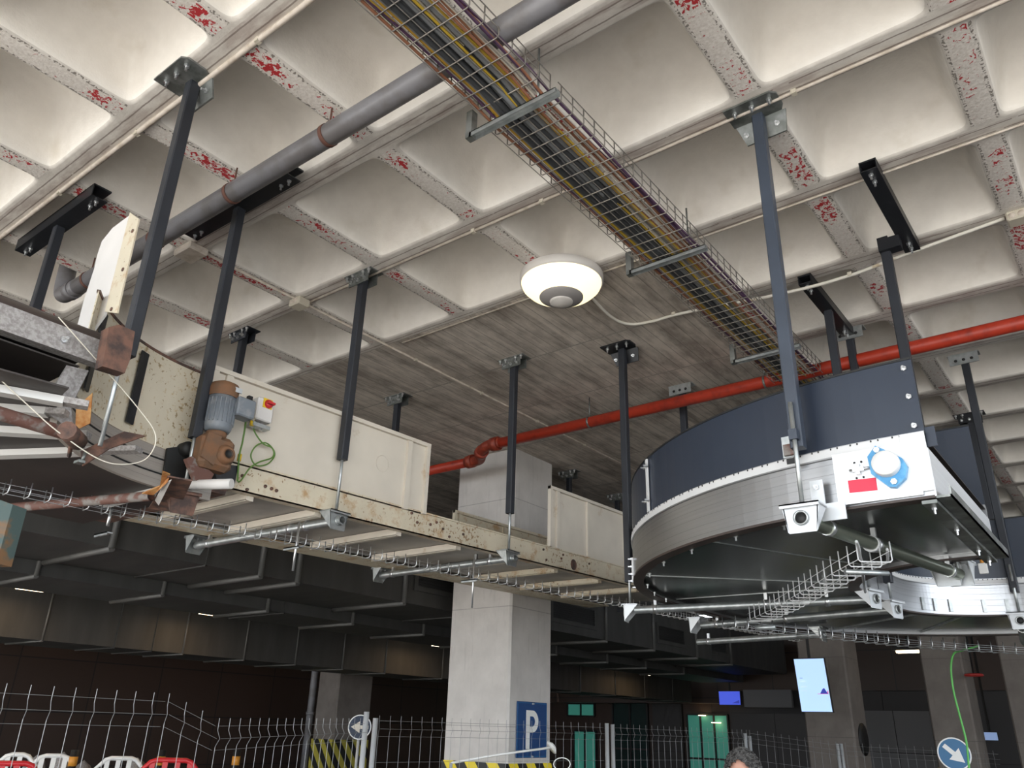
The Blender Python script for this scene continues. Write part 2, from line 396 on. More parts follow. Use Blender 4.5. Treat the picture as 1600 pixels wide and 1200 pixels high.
struct('wall_right', MB().box((8.2,10.5,0), (8.5,24,5.2)), M['tiles'])  # unseen wall, its start set by how much side daylight gets in

# ------------------------------------------------------------ columns
def column(x0, x1, y0, y1, label, mat, zt=HZ, band=1.5, hz='hazard', bt=.01):
    t = Thing('concrete_column', label, 'column', ((x0+x1)/2, (y0+y1)/2, 0))
    c = .025; mb = MB()
    poly = [(x0+c,y0),(x1-c,y0),(x1,y0+c),(x1,y1-c),(x1-c,y1),(x0+c,y1),(x0,y1-c),(x0,y0+c)]
    mb.prism([(a,b,0) for a, b in poly], (0,0,zt)); t.part('shaft', mb, mat)
    b = bt; mb = MB()
    for a in (((x0-b,y0-b,.3),(x1+b,y0,band)), ((x1,y0-b,.3),(x1+b,y1+b,band)), ((x0-b,y0,.3),(x0,y1+b,band))): mb.box(*a)
    t.part('hazard_band', mb, M[hz]); return t
column(-6.81,-5.87,7.55,8.38, 'large pale concrete column carrying the parking sign, centre of the photo', M['column'], band=1.5)
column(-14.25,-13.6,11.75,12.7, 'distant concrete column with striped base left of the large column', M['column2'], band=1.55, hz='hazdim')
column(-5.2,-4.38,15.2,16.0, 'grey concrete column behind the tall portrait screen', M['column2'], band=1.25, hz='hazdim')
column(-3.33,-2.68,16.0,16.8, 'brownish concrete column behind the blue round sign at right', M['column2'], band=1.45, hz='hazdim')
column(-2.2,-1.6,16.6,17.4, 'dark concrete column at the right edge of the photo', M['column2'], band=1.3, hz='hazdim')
# drip marks are in the paint; downpipe by the far left column
mb = MB().tube((-14.35,11.7,0),(-14.35,11.7,HZ),.07,12); mb.tube((-14.35,11.7,2.0),(-14.35,11.7,2.06),.085,12)
solo('downpipe', mb, M['drain'], 'grey downpipe standing beside the distant left column', 'pipe', (-14.35,11.7,0))

# ------------------------------------------------------------ back partitions, glazing
struct('trim_1', MB().box((-17,23.6,2.75),(-6.3,24,3.6)).box((-17,23.55,2.7),(-6.3,24,2.78)), M['tiles'])
glassm = emit('lit_teal_glass', (.04,.20,.155), .24)
def window(n, x0, x1, z0, z1, y, cols, rows, mat, door=False):
    t = bpy.data.objects.new(('door_' if door else 'window_')+str(n), None); COL.objects.link(t); t['kind'] = 'structure'; t.location = ((x0+x1)/2, y, z0)
    class H: pass
    fr = MB(); w = .05
    for k in range(cols+1):
        x = x0+(x1-x0)*k/cols; fr.box((x-w/2,y-.06,z0),(x+w/2,y+.02,z1))
    for k in range(rows+1):
        z = z0+(z1-z0)*k/rows; fr.box((x0,y-.055,z-w/2),(x1,y+.02,z+w/2))
    loc = Vector(t.location)
    for nm, b, mt in (('frame', fr, M['blk']), ('glass', MB().box((x0,y-.02,z0),(x1,y,z1)), mat)):
        o = bpy.data.objects.new(nm, b.mesh(nm, [mt], loc)); COL.objects.link(o); o.parent = t
window(1, -16.1,-15.05,2.3,2.68,23.98,2,1,glassm)
window(2, -15.85,-15.0,0,1.85,23.98,2,1,glassm, True)
window(3, -11.75,-10.45,0,2.4,23.98,3,2,glassm)
window(4, -14.35,-13.1,0,2.75,23.98,2,2,M['darkglass'])
def panelwall(name, x0, x1, y, z1, mat, nx, nz):
    mb = MB()
    for i in range(nx):
        for j in range(nz):
            a = x0+(x1-x0)*i/nx; b = x0+(x1-x0)*(i+1)/nx; c = z1*j/nz; d = z1*(j+1)/nz
            mb.box((a+.008,y,c+.008),(b-.008,y+.03,d-.008))
    mb.box((x0,y+.02,0),(x1,y+.1,z1),1)
    struct(name, mb, [mat, M['blk']])
panelwall('wall_back_white_panels', -5.35,-3.95,19,2.42,M['panelw'],2,3)
panelwall('wall_back_grey_panels', -8.3,-6.2,19.2,2.34,M['panelg'],2,2)
panelwall('wall_back_dark_panels', -12.9,-11.9,23.9,2.7,M['panelg'],1,2)
panelwall('wall_back_upper', -9.1,6,21,2.9,M['panelg'],8,2)
struct('trim_2', MB().box((-9.1,20.9,2.9),(6,21.0,4.2)), M['tiles'])
t = Thing('luminous_ring_lamp', 'thin round lamp glowing behind the teal glazing', 'lamp', (-10.6,23.85,2.2), 'ceiling lights seen in the teal glazing')
t.part('glow', MB().lathe([(0,0),(.14,.0),(.14,.02),(0,.02)], (-10.75,23.8,2.17), n=20), emit('pale_yellow_light', (1,.8,.45), 3))
t = Thing('luminous_ring_lamp', 'small round lamp glowing behind the upper teal panes', 'lamp', (-11.2,23.85,2.3), 'ceiling lights seen in the teal glazing')
t.part('glow', MB().lathe([(0,0),(.11,.0),(.11,.02),(0,.02)], (-11.2,23.83,2.36), n=20), bpy.data.materials['pale_yellow_light'])

# ------------------------------------------------------------ ventilation ducts
def duct(label, x0, x1, z0, z1, y0, y1, ys, r, seams=(), grilles=(), thin=False, bot=True):
    t = Thing('ventilation_duct', label, 'duct', ((x0+x1)/2, y0, z0), 'rectangular ventilation ducts under the rear ceiling')
    mb = MB().box((x0,y0,z0),(x1,y1,z1))
    t.part('duct_body', mb, M['duct'])
    for y in ys:
        m2 = MB().tube((x1+r*.5,y,z1),(x1+r*.5,y,z0-r*.4),r,8)
        if bot: m2.tube((x1+r*.9,y,z0-r*.5),(x0+.05,y,z0-r*.5),r,8)
        t.part('stiffener', m2, M['galvst'])
    for y in seams:
        t.part('seam', MB().box((x1,y-.008,z0-.012),(x1+.014,y+.008,z1)).box((x0,y-.008,z0-.014),(x1+.014,y+.008,z0)), M['duct'])
    for a, b, c, d in grilles:
        g = t.part('grille_frame', MB().box((x1,a-.06,c-.06),(x1+.02,b+.06,c)).box((x1,a-.06,d),(x1+.02,b+.06,d+.06)).box((x1,a-.06,c),(x1+.02,a,d)).box((x1,b,c),(x1+.02,b+.06,d)), M['duct'])
        gm = MB().box((x1,a,c),(x1+.003,b,d))
        k = c+.02
        while k < d: gm.box((x1,a,k),(x1+.016,b,k+.008)); k += .03
        t.part('louvre', gm, M['grille'], g)
M['galvst'] = simple('duct_stiffener', (.10,.098,.093), .5, .2)
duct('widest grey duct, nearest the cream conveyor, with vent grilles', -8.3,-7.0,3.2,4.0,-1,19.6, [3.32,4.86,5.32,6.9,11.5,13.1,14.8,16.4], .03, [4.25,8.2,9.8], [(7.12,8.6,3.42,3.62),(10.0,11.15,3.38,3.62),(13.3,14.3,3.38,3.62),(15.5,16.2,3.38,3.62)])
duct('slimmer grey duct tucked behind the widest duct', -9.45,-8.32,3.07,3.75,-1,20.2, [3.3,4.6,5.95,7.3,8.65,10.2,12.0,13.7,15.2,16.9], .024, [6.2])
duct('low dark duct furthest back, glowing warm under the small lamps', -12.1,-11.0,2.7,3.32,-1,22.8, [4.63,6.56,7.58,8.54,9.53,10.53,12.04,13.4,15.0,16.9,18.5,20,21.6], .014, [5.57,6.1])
# small warm lamps between the ducts
warm = emit('warm_lamp', (1,.74,.45), 5)
for y, lab in ((4.12,'leftmost small warm lamp between the rear ducts'),(6.52,'second small warm lamp from the left between the rear ducts'),(11.25,'small warm lamp just left of the large column'),(19.1,'small warm lamp right of the large column, far back')):
    d = .55 if 1 else 0
    t = Thing('wall_pack_lamp', lab, 'lamp', (-10.3,y,3.19), 'small warm lamps among the ducts')
    t.part('lens', MB().prism([(-10.42,y-.17,3.19),(-10.18,y-.15,3.19),(-10.16,y+.15,3.19),(-10.40,y+.13,3.19)], (0,0,.035)), warm)
    t.part('housing', MB().box((-10.44,y-.18,3.226),(-10.15,y+.18,3.29)).tube((-10.3,y,3.28),(-10.3,y,HZ),.012,6), M['blk'])
    ld = bpy.data.lights.new('lamp_light', 'AREA'); ld.energy = 2.6; ld.size = .3; ld.color = (1,.62,.28)
    lo = bpy.data.objects.new('lamp_light', ld); COL.objects.link(lo); lo.location = (0,0,-.02); lo.parent = t.o
t = Thing('strip_lamp', 'short bright strip lamp under the curved conveyors at right', 'lamp', (-3.77,17.1,3.4))
t.part('lens', MB().box((-3.95,17.05,3.38),(-3.55,17.2,3.42)), warm); t.part('housing', MB().box((-4.0,17,3.42),(-3.5,17.25,3.5)).tube((-3.75,17.1,3.5),(-3.75,17.1,HZ+.45),.012,6), M['blk'])
t = Thing('signal_lamp', 'dim red oval lamp high between the right columns', 'lamp', (-2.51,15.8,2.88))
t.part('lens', MB().lathe([(0,0),(.13,0),(.15,.02),(.13,.04),(0,.04)], (-2.51,15.8,2.86), n=20), emit('dim_red', (.2,.012,.01), .12))
t.part('stem', MB().tube((-2.51,15.8,2.9),(-2.51,15.8,HZ+.45),.015,6), M['blk'])

# ------------------------------------------------------------ ceiling hangers
BOLT = MB().lathe([(0,0),(.014,0),(.014,.012),(.007,.012),(.007,.035),(0,.035)], (0,0,0), (0,0,-1), 6, smooth=False).mesh('bolt', [M['zinc']])
def bolt(t, parent, p, axis=None, s=1.):
    o = bpy.data.objects.new('bolt', BOLT); COL.objects.link(o); o.parent = parent; o.location = Vector(p)-t.loc
    if axis: o.rotation_euler = (-Vector(axis)).to_track_quat('Z','Y').to_euler()
    if s != 1: o.scale = (s,s,s)
    return o
def foot(t, x, y, z, d, mat, w=.17):
    """folded foot bracket; d is the way its open face looks; support pipe passes through at height z"""
    d = Vector((*d, 0)).normalized(); s = Vector((-d.y, d.x, 0)); c = Vector((x, y, z)); up = Vector((0,0,1))
    mb = MB()
    f = c+d*.035
    mb.prism([f-s*w*.5+up*.06, f-s*w*.36-up*.065, f+s*w*.36-up*.065, f+s*w*.5+up*.06], -d*.006)
    mb.prism([f-s*w*.52+up*.06+d*.02, f+s*w*.52+up*.06+d*.02, f+s*w*.52+up*.06-d*.11, f-s*w*.52+up*.06-d*.11], up*.007)
    mb.prism([f-s*w*.52+up*.067+d*.02, f+s*w*.52+up*.067+d*.02, f+s*w*.52+up*.048+d*.02, f-s*w*.52+up*.048+d*.02], -d*.005)
    for k in (-1, 1):
        e = s*k*w*.44
        mb.prism([f+e+up*.06, f+e*.82-up*.06, f+e+up*.06-d*.11], s*k*.005)
    b = t.part('foot_bracket', mb, mat)
    if mat is not M['rust']: t.part('pipe_mouth', MB().lathe([(.026,.001),(.034,.001),(.034,.014),(.026,.014),(.026,.001)], f, d, 18), M['galv'], b)
    if mat is not M['rust']: t.part('dark_bore', MB().lathe([(0,.003),(.026,.003),(.026,.002)], f, d, 18), M['blk'], b)  # black disc stands in for the darkness inside the pipe
    for k in (-.3, 0., .3): bolt(t, b, f+s*w*k*1.1-d*.03+up*.06, None, .9)
def head(t, x, y, style, mat):
    z = HZ; B = []
    if style == 'box':      # shallow channel under the ceiling with bolts in both webs
        mb = MB().box((x-.15,y-.07,z-.008),(x+.15,y+.07,z)).box((x-.11,y-.05,z-.1),(x+.11,y-.042,z)).box((x-.11,y+.042,z-.1),(x+.11,y+.05,z))
        for k in (-.075, 0, .075): B.append(((x+k,y-.05,z-.07),(0,-1,0)))
        for k in (-.125, .125, -.06, .06): B.append(((x+k,y-.06,z-.008),None))
    elif style == 'angle':  # big folded plate
        mb = MB().prism([(x-.15,y-.15,z-.012),(x-.15,y+.02,z-.012),(x+.13,y+.02,z-.012),(x+.15,y-.02,z-.012),(x+.15,y-.12,z-.012),(x+.12,y-.15,z-.012)], (0,0,.012))
        mb.prism([(x-.14,y+.02,z-.012),(x-.10,y+.06,z-.13),(x+.13,y+.06,z-.13),(x+.15,y+.02,z-.012)], (0,.01,0))
        for k in (-.1,.0,.1): B.append(((x+k,y-.1,z-.012),None)); B.append(((x+k*.9,y+.045,z-.075),(0,-1,-.3)))
    elif style == 'holes':  # pierced light plate
        mb = MB().box((x-.13,y-.05,z-.008),(x+.13,y+.05,z)).box((x-.12,y-.055,z-.105),(x+.12,y-.047,z))
        for k in (-.1,0,.1): B.append(((x+k,y-.03,z-.008),None))
    elif style == 'beam':   # long channel bridging two ribs (along the second grid direction)
        mb = MB().box((x-.05,y-.55,z-.012),(x+.05,y+.55,z)).box((x-.05,y-.55,z-.07),(x-.044,y+.55,z)).box((x+.044,y-.55,z-.07),(x+.05,y+.55,z)).box((x-.05,y-.55,z-.075),(x+.05,y+.55,z-.068))
        for k in (-.5,-.42,.42,.5): B.append(((x,y+k,z-.075),None))
    elif style == 'beamx':
        mb = MB().box((x-.58,y-.06,z-.012),(x+.58,y+.06,z)).box((x-.58,y-.06,z-.09),(x+.58,y-.054,z)).box((x-.58,y-.06,z-.095),(x+.58,y+.05,z-.088))
        for k in (-.53,-.45,.45,.53): B.append(((x+k,y,z-.09),None))
    b = t.part('head_bracket', mb, mat)
    if style == 'holes':
        for k in (-.065,0,.065): t.part('bolt_hole', MB().lathe([(0,0),(.014,0),(.014,.003),(0,.003)], (x+k,y-.056,z-.065), (0,-1,0), 12), M['blk'], b)
    for p, a in B: bolt(t, b, p, a, 1.1)
def hanger(label, x, y, style, zp, zr=None, rod=(0,0), fd=None, hm='galvdk', pm='strut', fm='zincw', w=.062, hoff=(0,0)):
    t = Thing('ceiling_hanger', label, 'hanger', (x, y, HZ), 'steel hangers carrying the conveyors')
    head(t, x+hoff[0], y+hoff[1], style, M[hm])
    if hoff != (0,0): t.part('side_plate', MB().box((x-.035,y-.06,HZ-.16),(x+hoff[0]-.03,y+.02,HZ-.07)).box((x-.035,y-.06,HZ-.07),(x+.035,y+.05,HZ-.055)), M[hm])
    zt = HZ-(.0 if style != 'beam' else .07)
    h = w/2; c = .006
    poly = [(x-h+c,y-h),(x+h-c,y-h),(x+h,y-h+c),(x+h,y+h-c),(x+h-c,y+h),(x-h+c,y+h),(x-h,y+h-c),(x-h,y-h+c)]
    t.part('strut', MB().prism([(a,b,zp) for a, b in poly], (0,0,zt-zp)), M[pm])
    if zr is not None:
        rx, ry = x+rod[0], y+rod[1]
        t.part('threaded_rod', MB().tube((rx,ry,zr),(rx,ry,zp+.22),.011,8), M['galv'])
        if rod != (0,0): t.part('rod_clip', MB().box((rx-.02,ry-.02,zp+.03),(rx+.02,ry+.05,zp+.08)), M[pm])
    if fd: foot(t, x+rod[0]*1.0, y+rod[1]*1.0, zr-.05, fd, M[fm])
    return t
hanger('tall hanger at upper left with big folded galvanised ceiling plate', -3.56,1.56,'angle',3.42,2.98,(-.05,0),None)
hanger('hanger in front of the small motor, under the grey drainpipe', -4.25,2.36,'beamx',3.38,3.03,(0,0),(1,-.25),'strutblk',fm='rust')
hanger('hanger passing the middle of the long cream side panel', -4.32,3.54,'box',3.58,3.185,(0,0),(1,0),fm='galv')
hanger('slim hanger with a yellow glint in front of the large column', -4.28,5.45,'box',3.6,3.25,(0,0),(1,0),fm='galv')
hanger('hanger at the tight left end of the curved aluminium conveyor', -3.31,5.83,'angle',2.98,2.78,(0,0),(-1,-.3),'strutblk')
hanger('tall slate hanger with long bright rod before the curved blue panel', -1.13,3.63,'angle',3.1,2.8,(0,-.045),(0,-1),pm='slate')
hanger('short hanger behind the rusty roller at far left', -5.5,1.74,'beamx',4.1,None,(0,0),None,'strutblk')
hanger('short hanger behind the motor, its plate under pale coffers', -5.98,3.6,'box',3.5,None,(0,0),None,'strut')
hanger('short hanger on the board-marked ceiling behind the cream panel', -5.9,5.5,'box',3.5,None,(0,0),None)
hanger('hanger under the long black channel at right, behind the blue panel', -.88,5.27,'beam',2.98,2.8,(0,0),(0,1),'strutblk',hoff=(.135,-.33))
hanger('rightmost tall hanger, foot beside the second conveyor curve', -.81,7.70,'holes',2.98,2.8,(0,-.03),(0,-1),'galv')
hanger('hanger under the short black channel beside the wire tray', -1.51,6.04,'beam',2.95,2.8,(0,0),(1,-.3),'strutblk')
hanger('hanger with pale pierced plate right of the wire tray', -1.51,6.62,'holes',2.95,2.8,(0,0),(1,-.3),'galv')
hanger('hanger with pale pierced plate above the red pipe', -3.25,6.92,'holes',2.95,2.8,(0,0),(-1,0),'galv')
hanger('dim hanger just right of the large column top', -5.86,8.75,'box',3.4,None,(0,0),None)
hanger('dim hanger further behind the large column', -5.9,10.1,'box',3.4,None,(0,0),None)
hanger('dim hanger between blue panels at far right', -1.05,9.34,'box',2.9,None,(0,0),None,'strutblk')

# support pipes with clamps under the conveyors
def support(label, a, b, r=.03, mat='galv', far=None, fm='galv', clips=()):
    t = Thing('support_pipe', label, 'pipe', a, 'support pipes slung under the conveyors')
    a, b = Vector(a), Vector(b); d = (b-a).normalized()
    mb = MB(); u, v = frame(d)
    n = 16
    mb.tube(a, b, r, n, cap=False); mb.tube(a, b, r*.82, n, cap=False)
    mb.lathe([(r*.82,0),(r,0)], a, d, n, smooth=False)
    t.part('pipe', mb, M[mat])
    for k in clips:
        c = a+(b-a)*k; m2 = MB().tube(c-d*.015, c+d*.015, r+.004, 14)
        m2.box((c.x-.012,c.y-.012,c.z+r),(c.x+.012,c.y+.012,c.z+r+.05)); t.part('clamp', m2, M['zinc'])
    if far:
        foot(t, b.x, b.y, b.z, far, M[fm])
    return t
support('pipe under the cream conveyor below the switch box', (-4.24,3.54,3.135),(-5.95,3.50,3.135), far=(-1,0), clips=(.22,.32,.9))
support('pipe under the cream conveyor in front of the column', (-4.2,5.45,3.20),(-5.85,5.44,3.19), far=(-1,0), clips=(.17,.27,.9))
support('olive reflecting pipe under the near end of the curved conveyor', (-1.13,3.57,2.75),(-.82,5.3,2.75), mat='zincp', r=.034, far=(.1,1), fm='zincw', clips=(.13,.4,.92)) if M.update(zincp=simple('olive_tinted_zinc', (.28,.31,.25), .3, .85)) is None else 0
support('long pipe under the tight bend of the curved conveyor', (-3.24,5.79,2.75),(-1.54,6.04,2.75), clips=(.1,.6,.85))
support('pipe behind and below the long one under the bend', (-3.2,6.92,2.75),(-1.54,6.62,2.75), clips=(.1,.5))
support('pipe below the second curve at the right edge', (-.81,7.66,2.75),(-1.0,9.35,2.75), r=.034, clips=(.3,))
support('faint pipe under the far bend', (-3.85,8.2,2.75),(-2.5,8.0,2.75), far=(1,0), clips=(.1,))

# ------------------------------------------------------------ curved aluminium conveyors (S of two quarter bends)
def arc(cx, cy, r, a0, a1, n):
    out = []
    for i in range(n+1):
        a = math.radians(a0+(a1-a0)*i/n); nx, ny = math.cos(a), math.sin(a); out.append((cx+r*nx, cy+r*ny, nx, ny))
    return out
def curved_conveyor(t, path, zb, ht, blueh, w=.75, guard=(0,None), outer=True):
    """path runs with normal pointing to the outer side"""
    for s, nm in ((1,'outer'), (-1,'inner')):
        o = w*s; th = .035*s
        prof = [(o,zb),(o,zb+.235),(o+.004*s,zb+.24),(o+.004*s,zb+.29),(o-th,zb+.29),(o-th,zb)]
        if s < 0: prof = prof[::-1]
        sb = t.part('side_beam', MB().sweep(path, prof), M['alu'])
        pr = [(o+.002*s,zb-.012),(o+.002*s,zb),(o-.07*s,zb),(o-.07*s,zb-.012)]
        if s < 0: pr = pr[::-1]
        t.part('edge_flange', MB().sweep(path, pr), M['lip'], sb)
        # punched strip along the top of the beam
        pr = [(o+.005*s,zb+.245),(o+.008*s,zb+.245),(o+.008*s,zb+.285),(o+.005*s,zb+.285)]
        if s < 0: pr = pr[::-1]
        st = t.part('punched_strip', MB().sweep(path, pr), M['bulb'], sb)
        mb = MB()
        L = 0; last = None
        for i in range(len(path)-1):
            x, y, nx, ny = path[i]; x2, y2 = path[i+1][:2]
            dx, dy = x2-x, y2-y; k = math.hypot(dx, dy)
            steps = max(1, int(k/.03))
            for q in range(steps):
                f = q/steps; px, py = x+dx*f+nx*(o+.006*s), y+dy*f+ny*(o+.006*s)
                tx, ty = -ny*.003, nx*.003
                mb.prism([(px-tx,py-ty,zb+.277),(px+tx,py+ty,zb+.277),(px+tx,py+ty,zb+.286),(px-tx,py-ty,zb+.286)], (nx*.004*s, ny*.004*s, 0))
        t.part('slots', mb, M['blk'], st)
        pr = [(o-.012*s,zb+.28),(o-.006*s,zb+.28),(o-.006*s,zb+.28+blueh[0 if s>0 else 1]),(o-.012*s,zb+.28+blueh[0 if s>0 else 1])]
        if s < 0: pr = pr[::-1]
        pp = path[guard[0]:guard[1]] if s > 0 else path
        g = t.part('guard_panel', MB().sweep(pp, pr), M['blue'])
        zt = zb+.28+blueh[0 if s>0 else 1]
        pr = [(o-.016*s,zt-.004),(o-.002*s,zt-.004),(o-.002*s,zt+.006),(o-.016*s,zt+.006)]
        if s < 0: pr = pr[::-1]
        t.part('guard_lip', MB().sweep(pp, pr), M['blk'], g)
    t.part('underside_sheet', MB().sweep(path, [(-w+.03,zb+.03),(-w+.03,zb+.035),(w-.03,zb+.035),(w-.03,zb+.03)]), M['under'])
    t.part('belt', MB().sweep(path, [(-w+.04,zb+.26),(-w+.04,zb+.265),(w-.04,zb+.265),(w-.04,zb+.26)]), M['belt'])
def radial(t, x, y, nx, ny, a, b, z, wd=.01, h=.012, mat='galv', name='sheet_seam'):
    s = Vector((-ny, nx, 0))*wd; A = Vector((x+nx*a, y+ny*a, z)); B = Vector((x+nx*b, y+ny*b, z))
    t.part(name, MB().prism([A-s, A+s, B+s, B-s], (0,0,-h)), M[mat])
ZB = 2.815
straight = [(-.60,4.45,0,-1),(-.64,4.45,0,-1)]
p1 = straight+arc(-.70,6.05,1.60,270,180,40)+[(-2.30,6.45,-1,0)]
t = Thing('curved_conveyor', 'near curved aluminium conveyor with slate blue guard and round bearing at its end', 'conveyor', (-1.9,5.0,ZB))
curved_conveyor(t, p1, ZB, .28, (.365,.50))
for A_, B_ in (((-2.71,4.92),(-1.62,5.86)),((-1.88,4.12),(-1.30,5.32)),((-2.98,6.0),(-1.60,6.05))):
    dv = Vector(B_)-Vector(A_); L_ = dv.length; dv /= L_; radial(t, A_[0], A_[1], dv.x, dv.y, 0, L_, ZB+.031, .005, .005)
# bolts and slotted clips under and on the outer beam
for a in (262,254,246,236,226,216,205,196,188):
    nx, ny = math.cos(math.radians(a)), math.sin(math.radians(a)); bolt(t, t.o, (-.7+nx*2.26, 6.05+ny*2.26, ZB-.002), None, .8)
for a in (213,206.5,200):
    nx, ny = math.cos(math.radians(a)), math.sin(math.radians(a)); R_ = 2.352; c = Vector((-.7+nx*R_, 6.05+ny*R_, ZB+.06)); sx = Vector((-ny,nx,0))*.006
    k = t.part('slotted_clip', MB().prism([c-sx-Vector((0,0,.06)), c+sx-Vector((0,0,.06)), c+sx+Vector((0,0,.06)), c-sx+Vector((0,0,.06))], (nx*.012,ny*.012,0)), M['bulb'])
    for h in (-.05,.05): bolt(t, k, c+Vector((nx*.012,ny*.012,h)), (nx,ny,0), .7)
# joint angle on the blue guard
a = 227; nx, ny = math.cos(math.radians(a)), math.sin(math.radians(a)); c = Vector((-.7+nx*2.35, 6.05+ny*2.35, 0)); sx = Vector((-ny,nx,0))*.012
k = t.part('joint_angle', MB().prism([c-sx+Vector((0,0,ZB+.29)), c+sx+Vector((0,0,ZB+.29)), c+sx+Vector((0,0,ZB+.63)), c-sx+Vector((0,0,ZB+.63))], (nx*.012,ny*.012,0)), M['bulb'])
for h in (.36,.58): 
    for q in (-2.2,2.2): bolt(t, k, c+sx*q+Vector((nx*.01,ny*.01,ZB+h)), (nx,ny,0), .8)
# end: white plate with bearing, label, take-up, bolts, end sheet
Y0 = 3.696
t.part('end_plate', MB().box((-1.0,Y0-.010,ZB+.005),(-.645,Y0,ZB+.245)), M['aluflat'])
ep = t.part('end_cap', MB().box((-.70,Y0-.008,ZB+.02),(-.60,Y0+.02,ZB+.285)).box((-.604,Y0,ZB-.005),(-.597,5.2,ZB+.21)), M['aluflat'])
t.part('end_angle', MB().box((-.60,Y0,ZB-.015),(-.54,5.2,ZB-.005)).box((-.546,Y0,ZB-.015),(-.54,5.2,ZB+.03)).box((-.66,Y0,ZB-.035),(-.60,5.2,ZB-.02)), M['galvdk'])
for y in (3.78,4.25,4.8,5.12): bolt(t, t.o, (-.63,y,ZB-.035), None, .8)
B = t.part('bearing_housing', MB().prism([(-.84+.0,Y0-.011,ZB+.20),(-.80,Y0-.011,ZB+.245),(-.765,Y0-.011,ZB+.22),(-.70,Y0-.011,ZB+.17),(-.685,Y0-.011,ZB+.13),(-.70,Y0-.011,ZB+.08),(-.745,Y0-.011,ZB+.045),(-.77,Y0-.011,ZB+.05),(-.835,Y0-.011,ZB+.12)], (0,-.03,0)), M['blueb'], label='blue bearing housing')
t.part('bearing_cap', MB().lathe([(0,.05),(.052,.05),(.056,.045),(.058,.01),(.058,0)], (-.765,Y0-.03,ZB+.15), (0,-1,0), 28), M['capw'], B)
for p in ((-.795,ZB+.222),(-.745,ZB+.068)): t.part('bolt', MB().lathe([(0,.014),(.014,.014),(.014,0)], (p[0],Y0-.04,p[1]), (0,-1,0), 6, smooth=False), M['zinc'], B)
tk = t.part('take_up_screw', MB().tube((-.93,Y0-.02,ZB+.155),(-.82,Y0-.02,ZB+.155),.006,8).box((-.90,Y0-.035,ZB+.13),(-.882,Y0-.01,ZB+.18)).box((-.915,Y0-.03,ZB+.145),(-.865,Y0-.01,ZB+.165)), M['zinc'])
for p in ((-.905,.19),(-.875,.19),(-.905,.118),(-.875,.118)): t.part('screw_hole', MB().lathe([(0,.0),(.005,.0),(.005,.002),(0,.002)], (p[0],Y0-.012,ZB+p[1]), (0,-1,0), 8), M['blk'], tk)
t.part('warning_label', MB().prism([(-.945,Y0-.0115,ZB+.055),(-.825,Y0-.0115,ZB+.05),(-.825,Y0-.0115,ZB+.108),(-.945,Y0-.0115,ZB+.113)], (0,-.001,0)), M['label'], label='red rectangular label')
for z in (.32,.46,.60): bolt(t, t.o, (-.635,Y0-.003+.01,ZB+z), (0,-1,0), .9)
t.part('junction_plate', MB().box((-1.225,Y0-.012,ZB+.27),(-1.155,Y0,ZB+.375)), M['galv'])
t.part('terminal_clip', MB().box((-1.215,Y0-.03,ZB+.275),(-1.165,Y0-.012,ZB+.33)), M['rustpipe'], label='brown plastic clip')
t.part('slot_opening', MB().box((-1.21,Y0-.016,ZB+.235),(-1.165,Y0-.01,ZB+.262)), M['blk'])
t.part('fixing_tab', MB().box((-1.115,Y0-.018,ZB+.02),(-1.055,Y0-.008,ZB+.135)).box((-1.115,Y0-.018,ZB-.06),(-.97,Y0-.008,ZB+.02)), M['zincw'])
bolt(t, t.o, (-1.085,Y0-.018,ZB+.10), (0,-1,0), .9)
t.part('blue_corner_flap', MB().box((-.60,Y0+.02,ZB+.22),(-.56,Y0+.03,ZB+.31)), M['blue'])

p2 = [(-2.30,6.47,-1,0)]+[(-2.30,6.8,-1,0),(-2.30,6.95,-1,0)]+arc(-.75,6.95,1.55,180,90,36)+[(-.2,8.5,0,1),(.6,8.5,0,1),(1.6,8.5,0,1)]
t = Thing('curved_conveyor', 'second curved conveyor bending away to the right edge, shiny inner side in view', 'conveyor', (-1.5,8,ZB))
curved_conveyor(t, p2, ZB, .28, (.4,.50))
for a in (160,140,118):
    nx, ny = math.cos(math.radians(a)), math.sin(math.radians(a)); radial(t, -.75, 6.95, nx, ny, .82, 2.25, ZB+.03)
for a in (150,141,131,112,100):
    nx, ny = math.cos(math.radians(a)), math.sin(math.radians(a)); R_ = .798; c = Vector((-.75+nx*R_, 6.95+ny*R_, ZB+.07)); sx = Vector((-ny,nx,0))*.014
    t.part('slotted_clip', MB().prism([c-sx-Vector((0,0,.05)), c+sx-Vector((0,0,.05)), c+sx+Vector((0,0,.05)), c-sx+Vector((0,0,.05))], (-nx*.01,-ny*.01,0)), M['galv'])
t.part('emergency_unit', MB().bevbox((-1.04,7.70,ZB+.33),(-.97,7.745,ZB+.42),.006), M['white'], label='white switch unit')
t.part('orange_beacon', MB().tube((-1.005,7.72,ZB+.42),(-1.005,7.72,ZB+.455),.016,10), M['orange'], label='orange beacon')

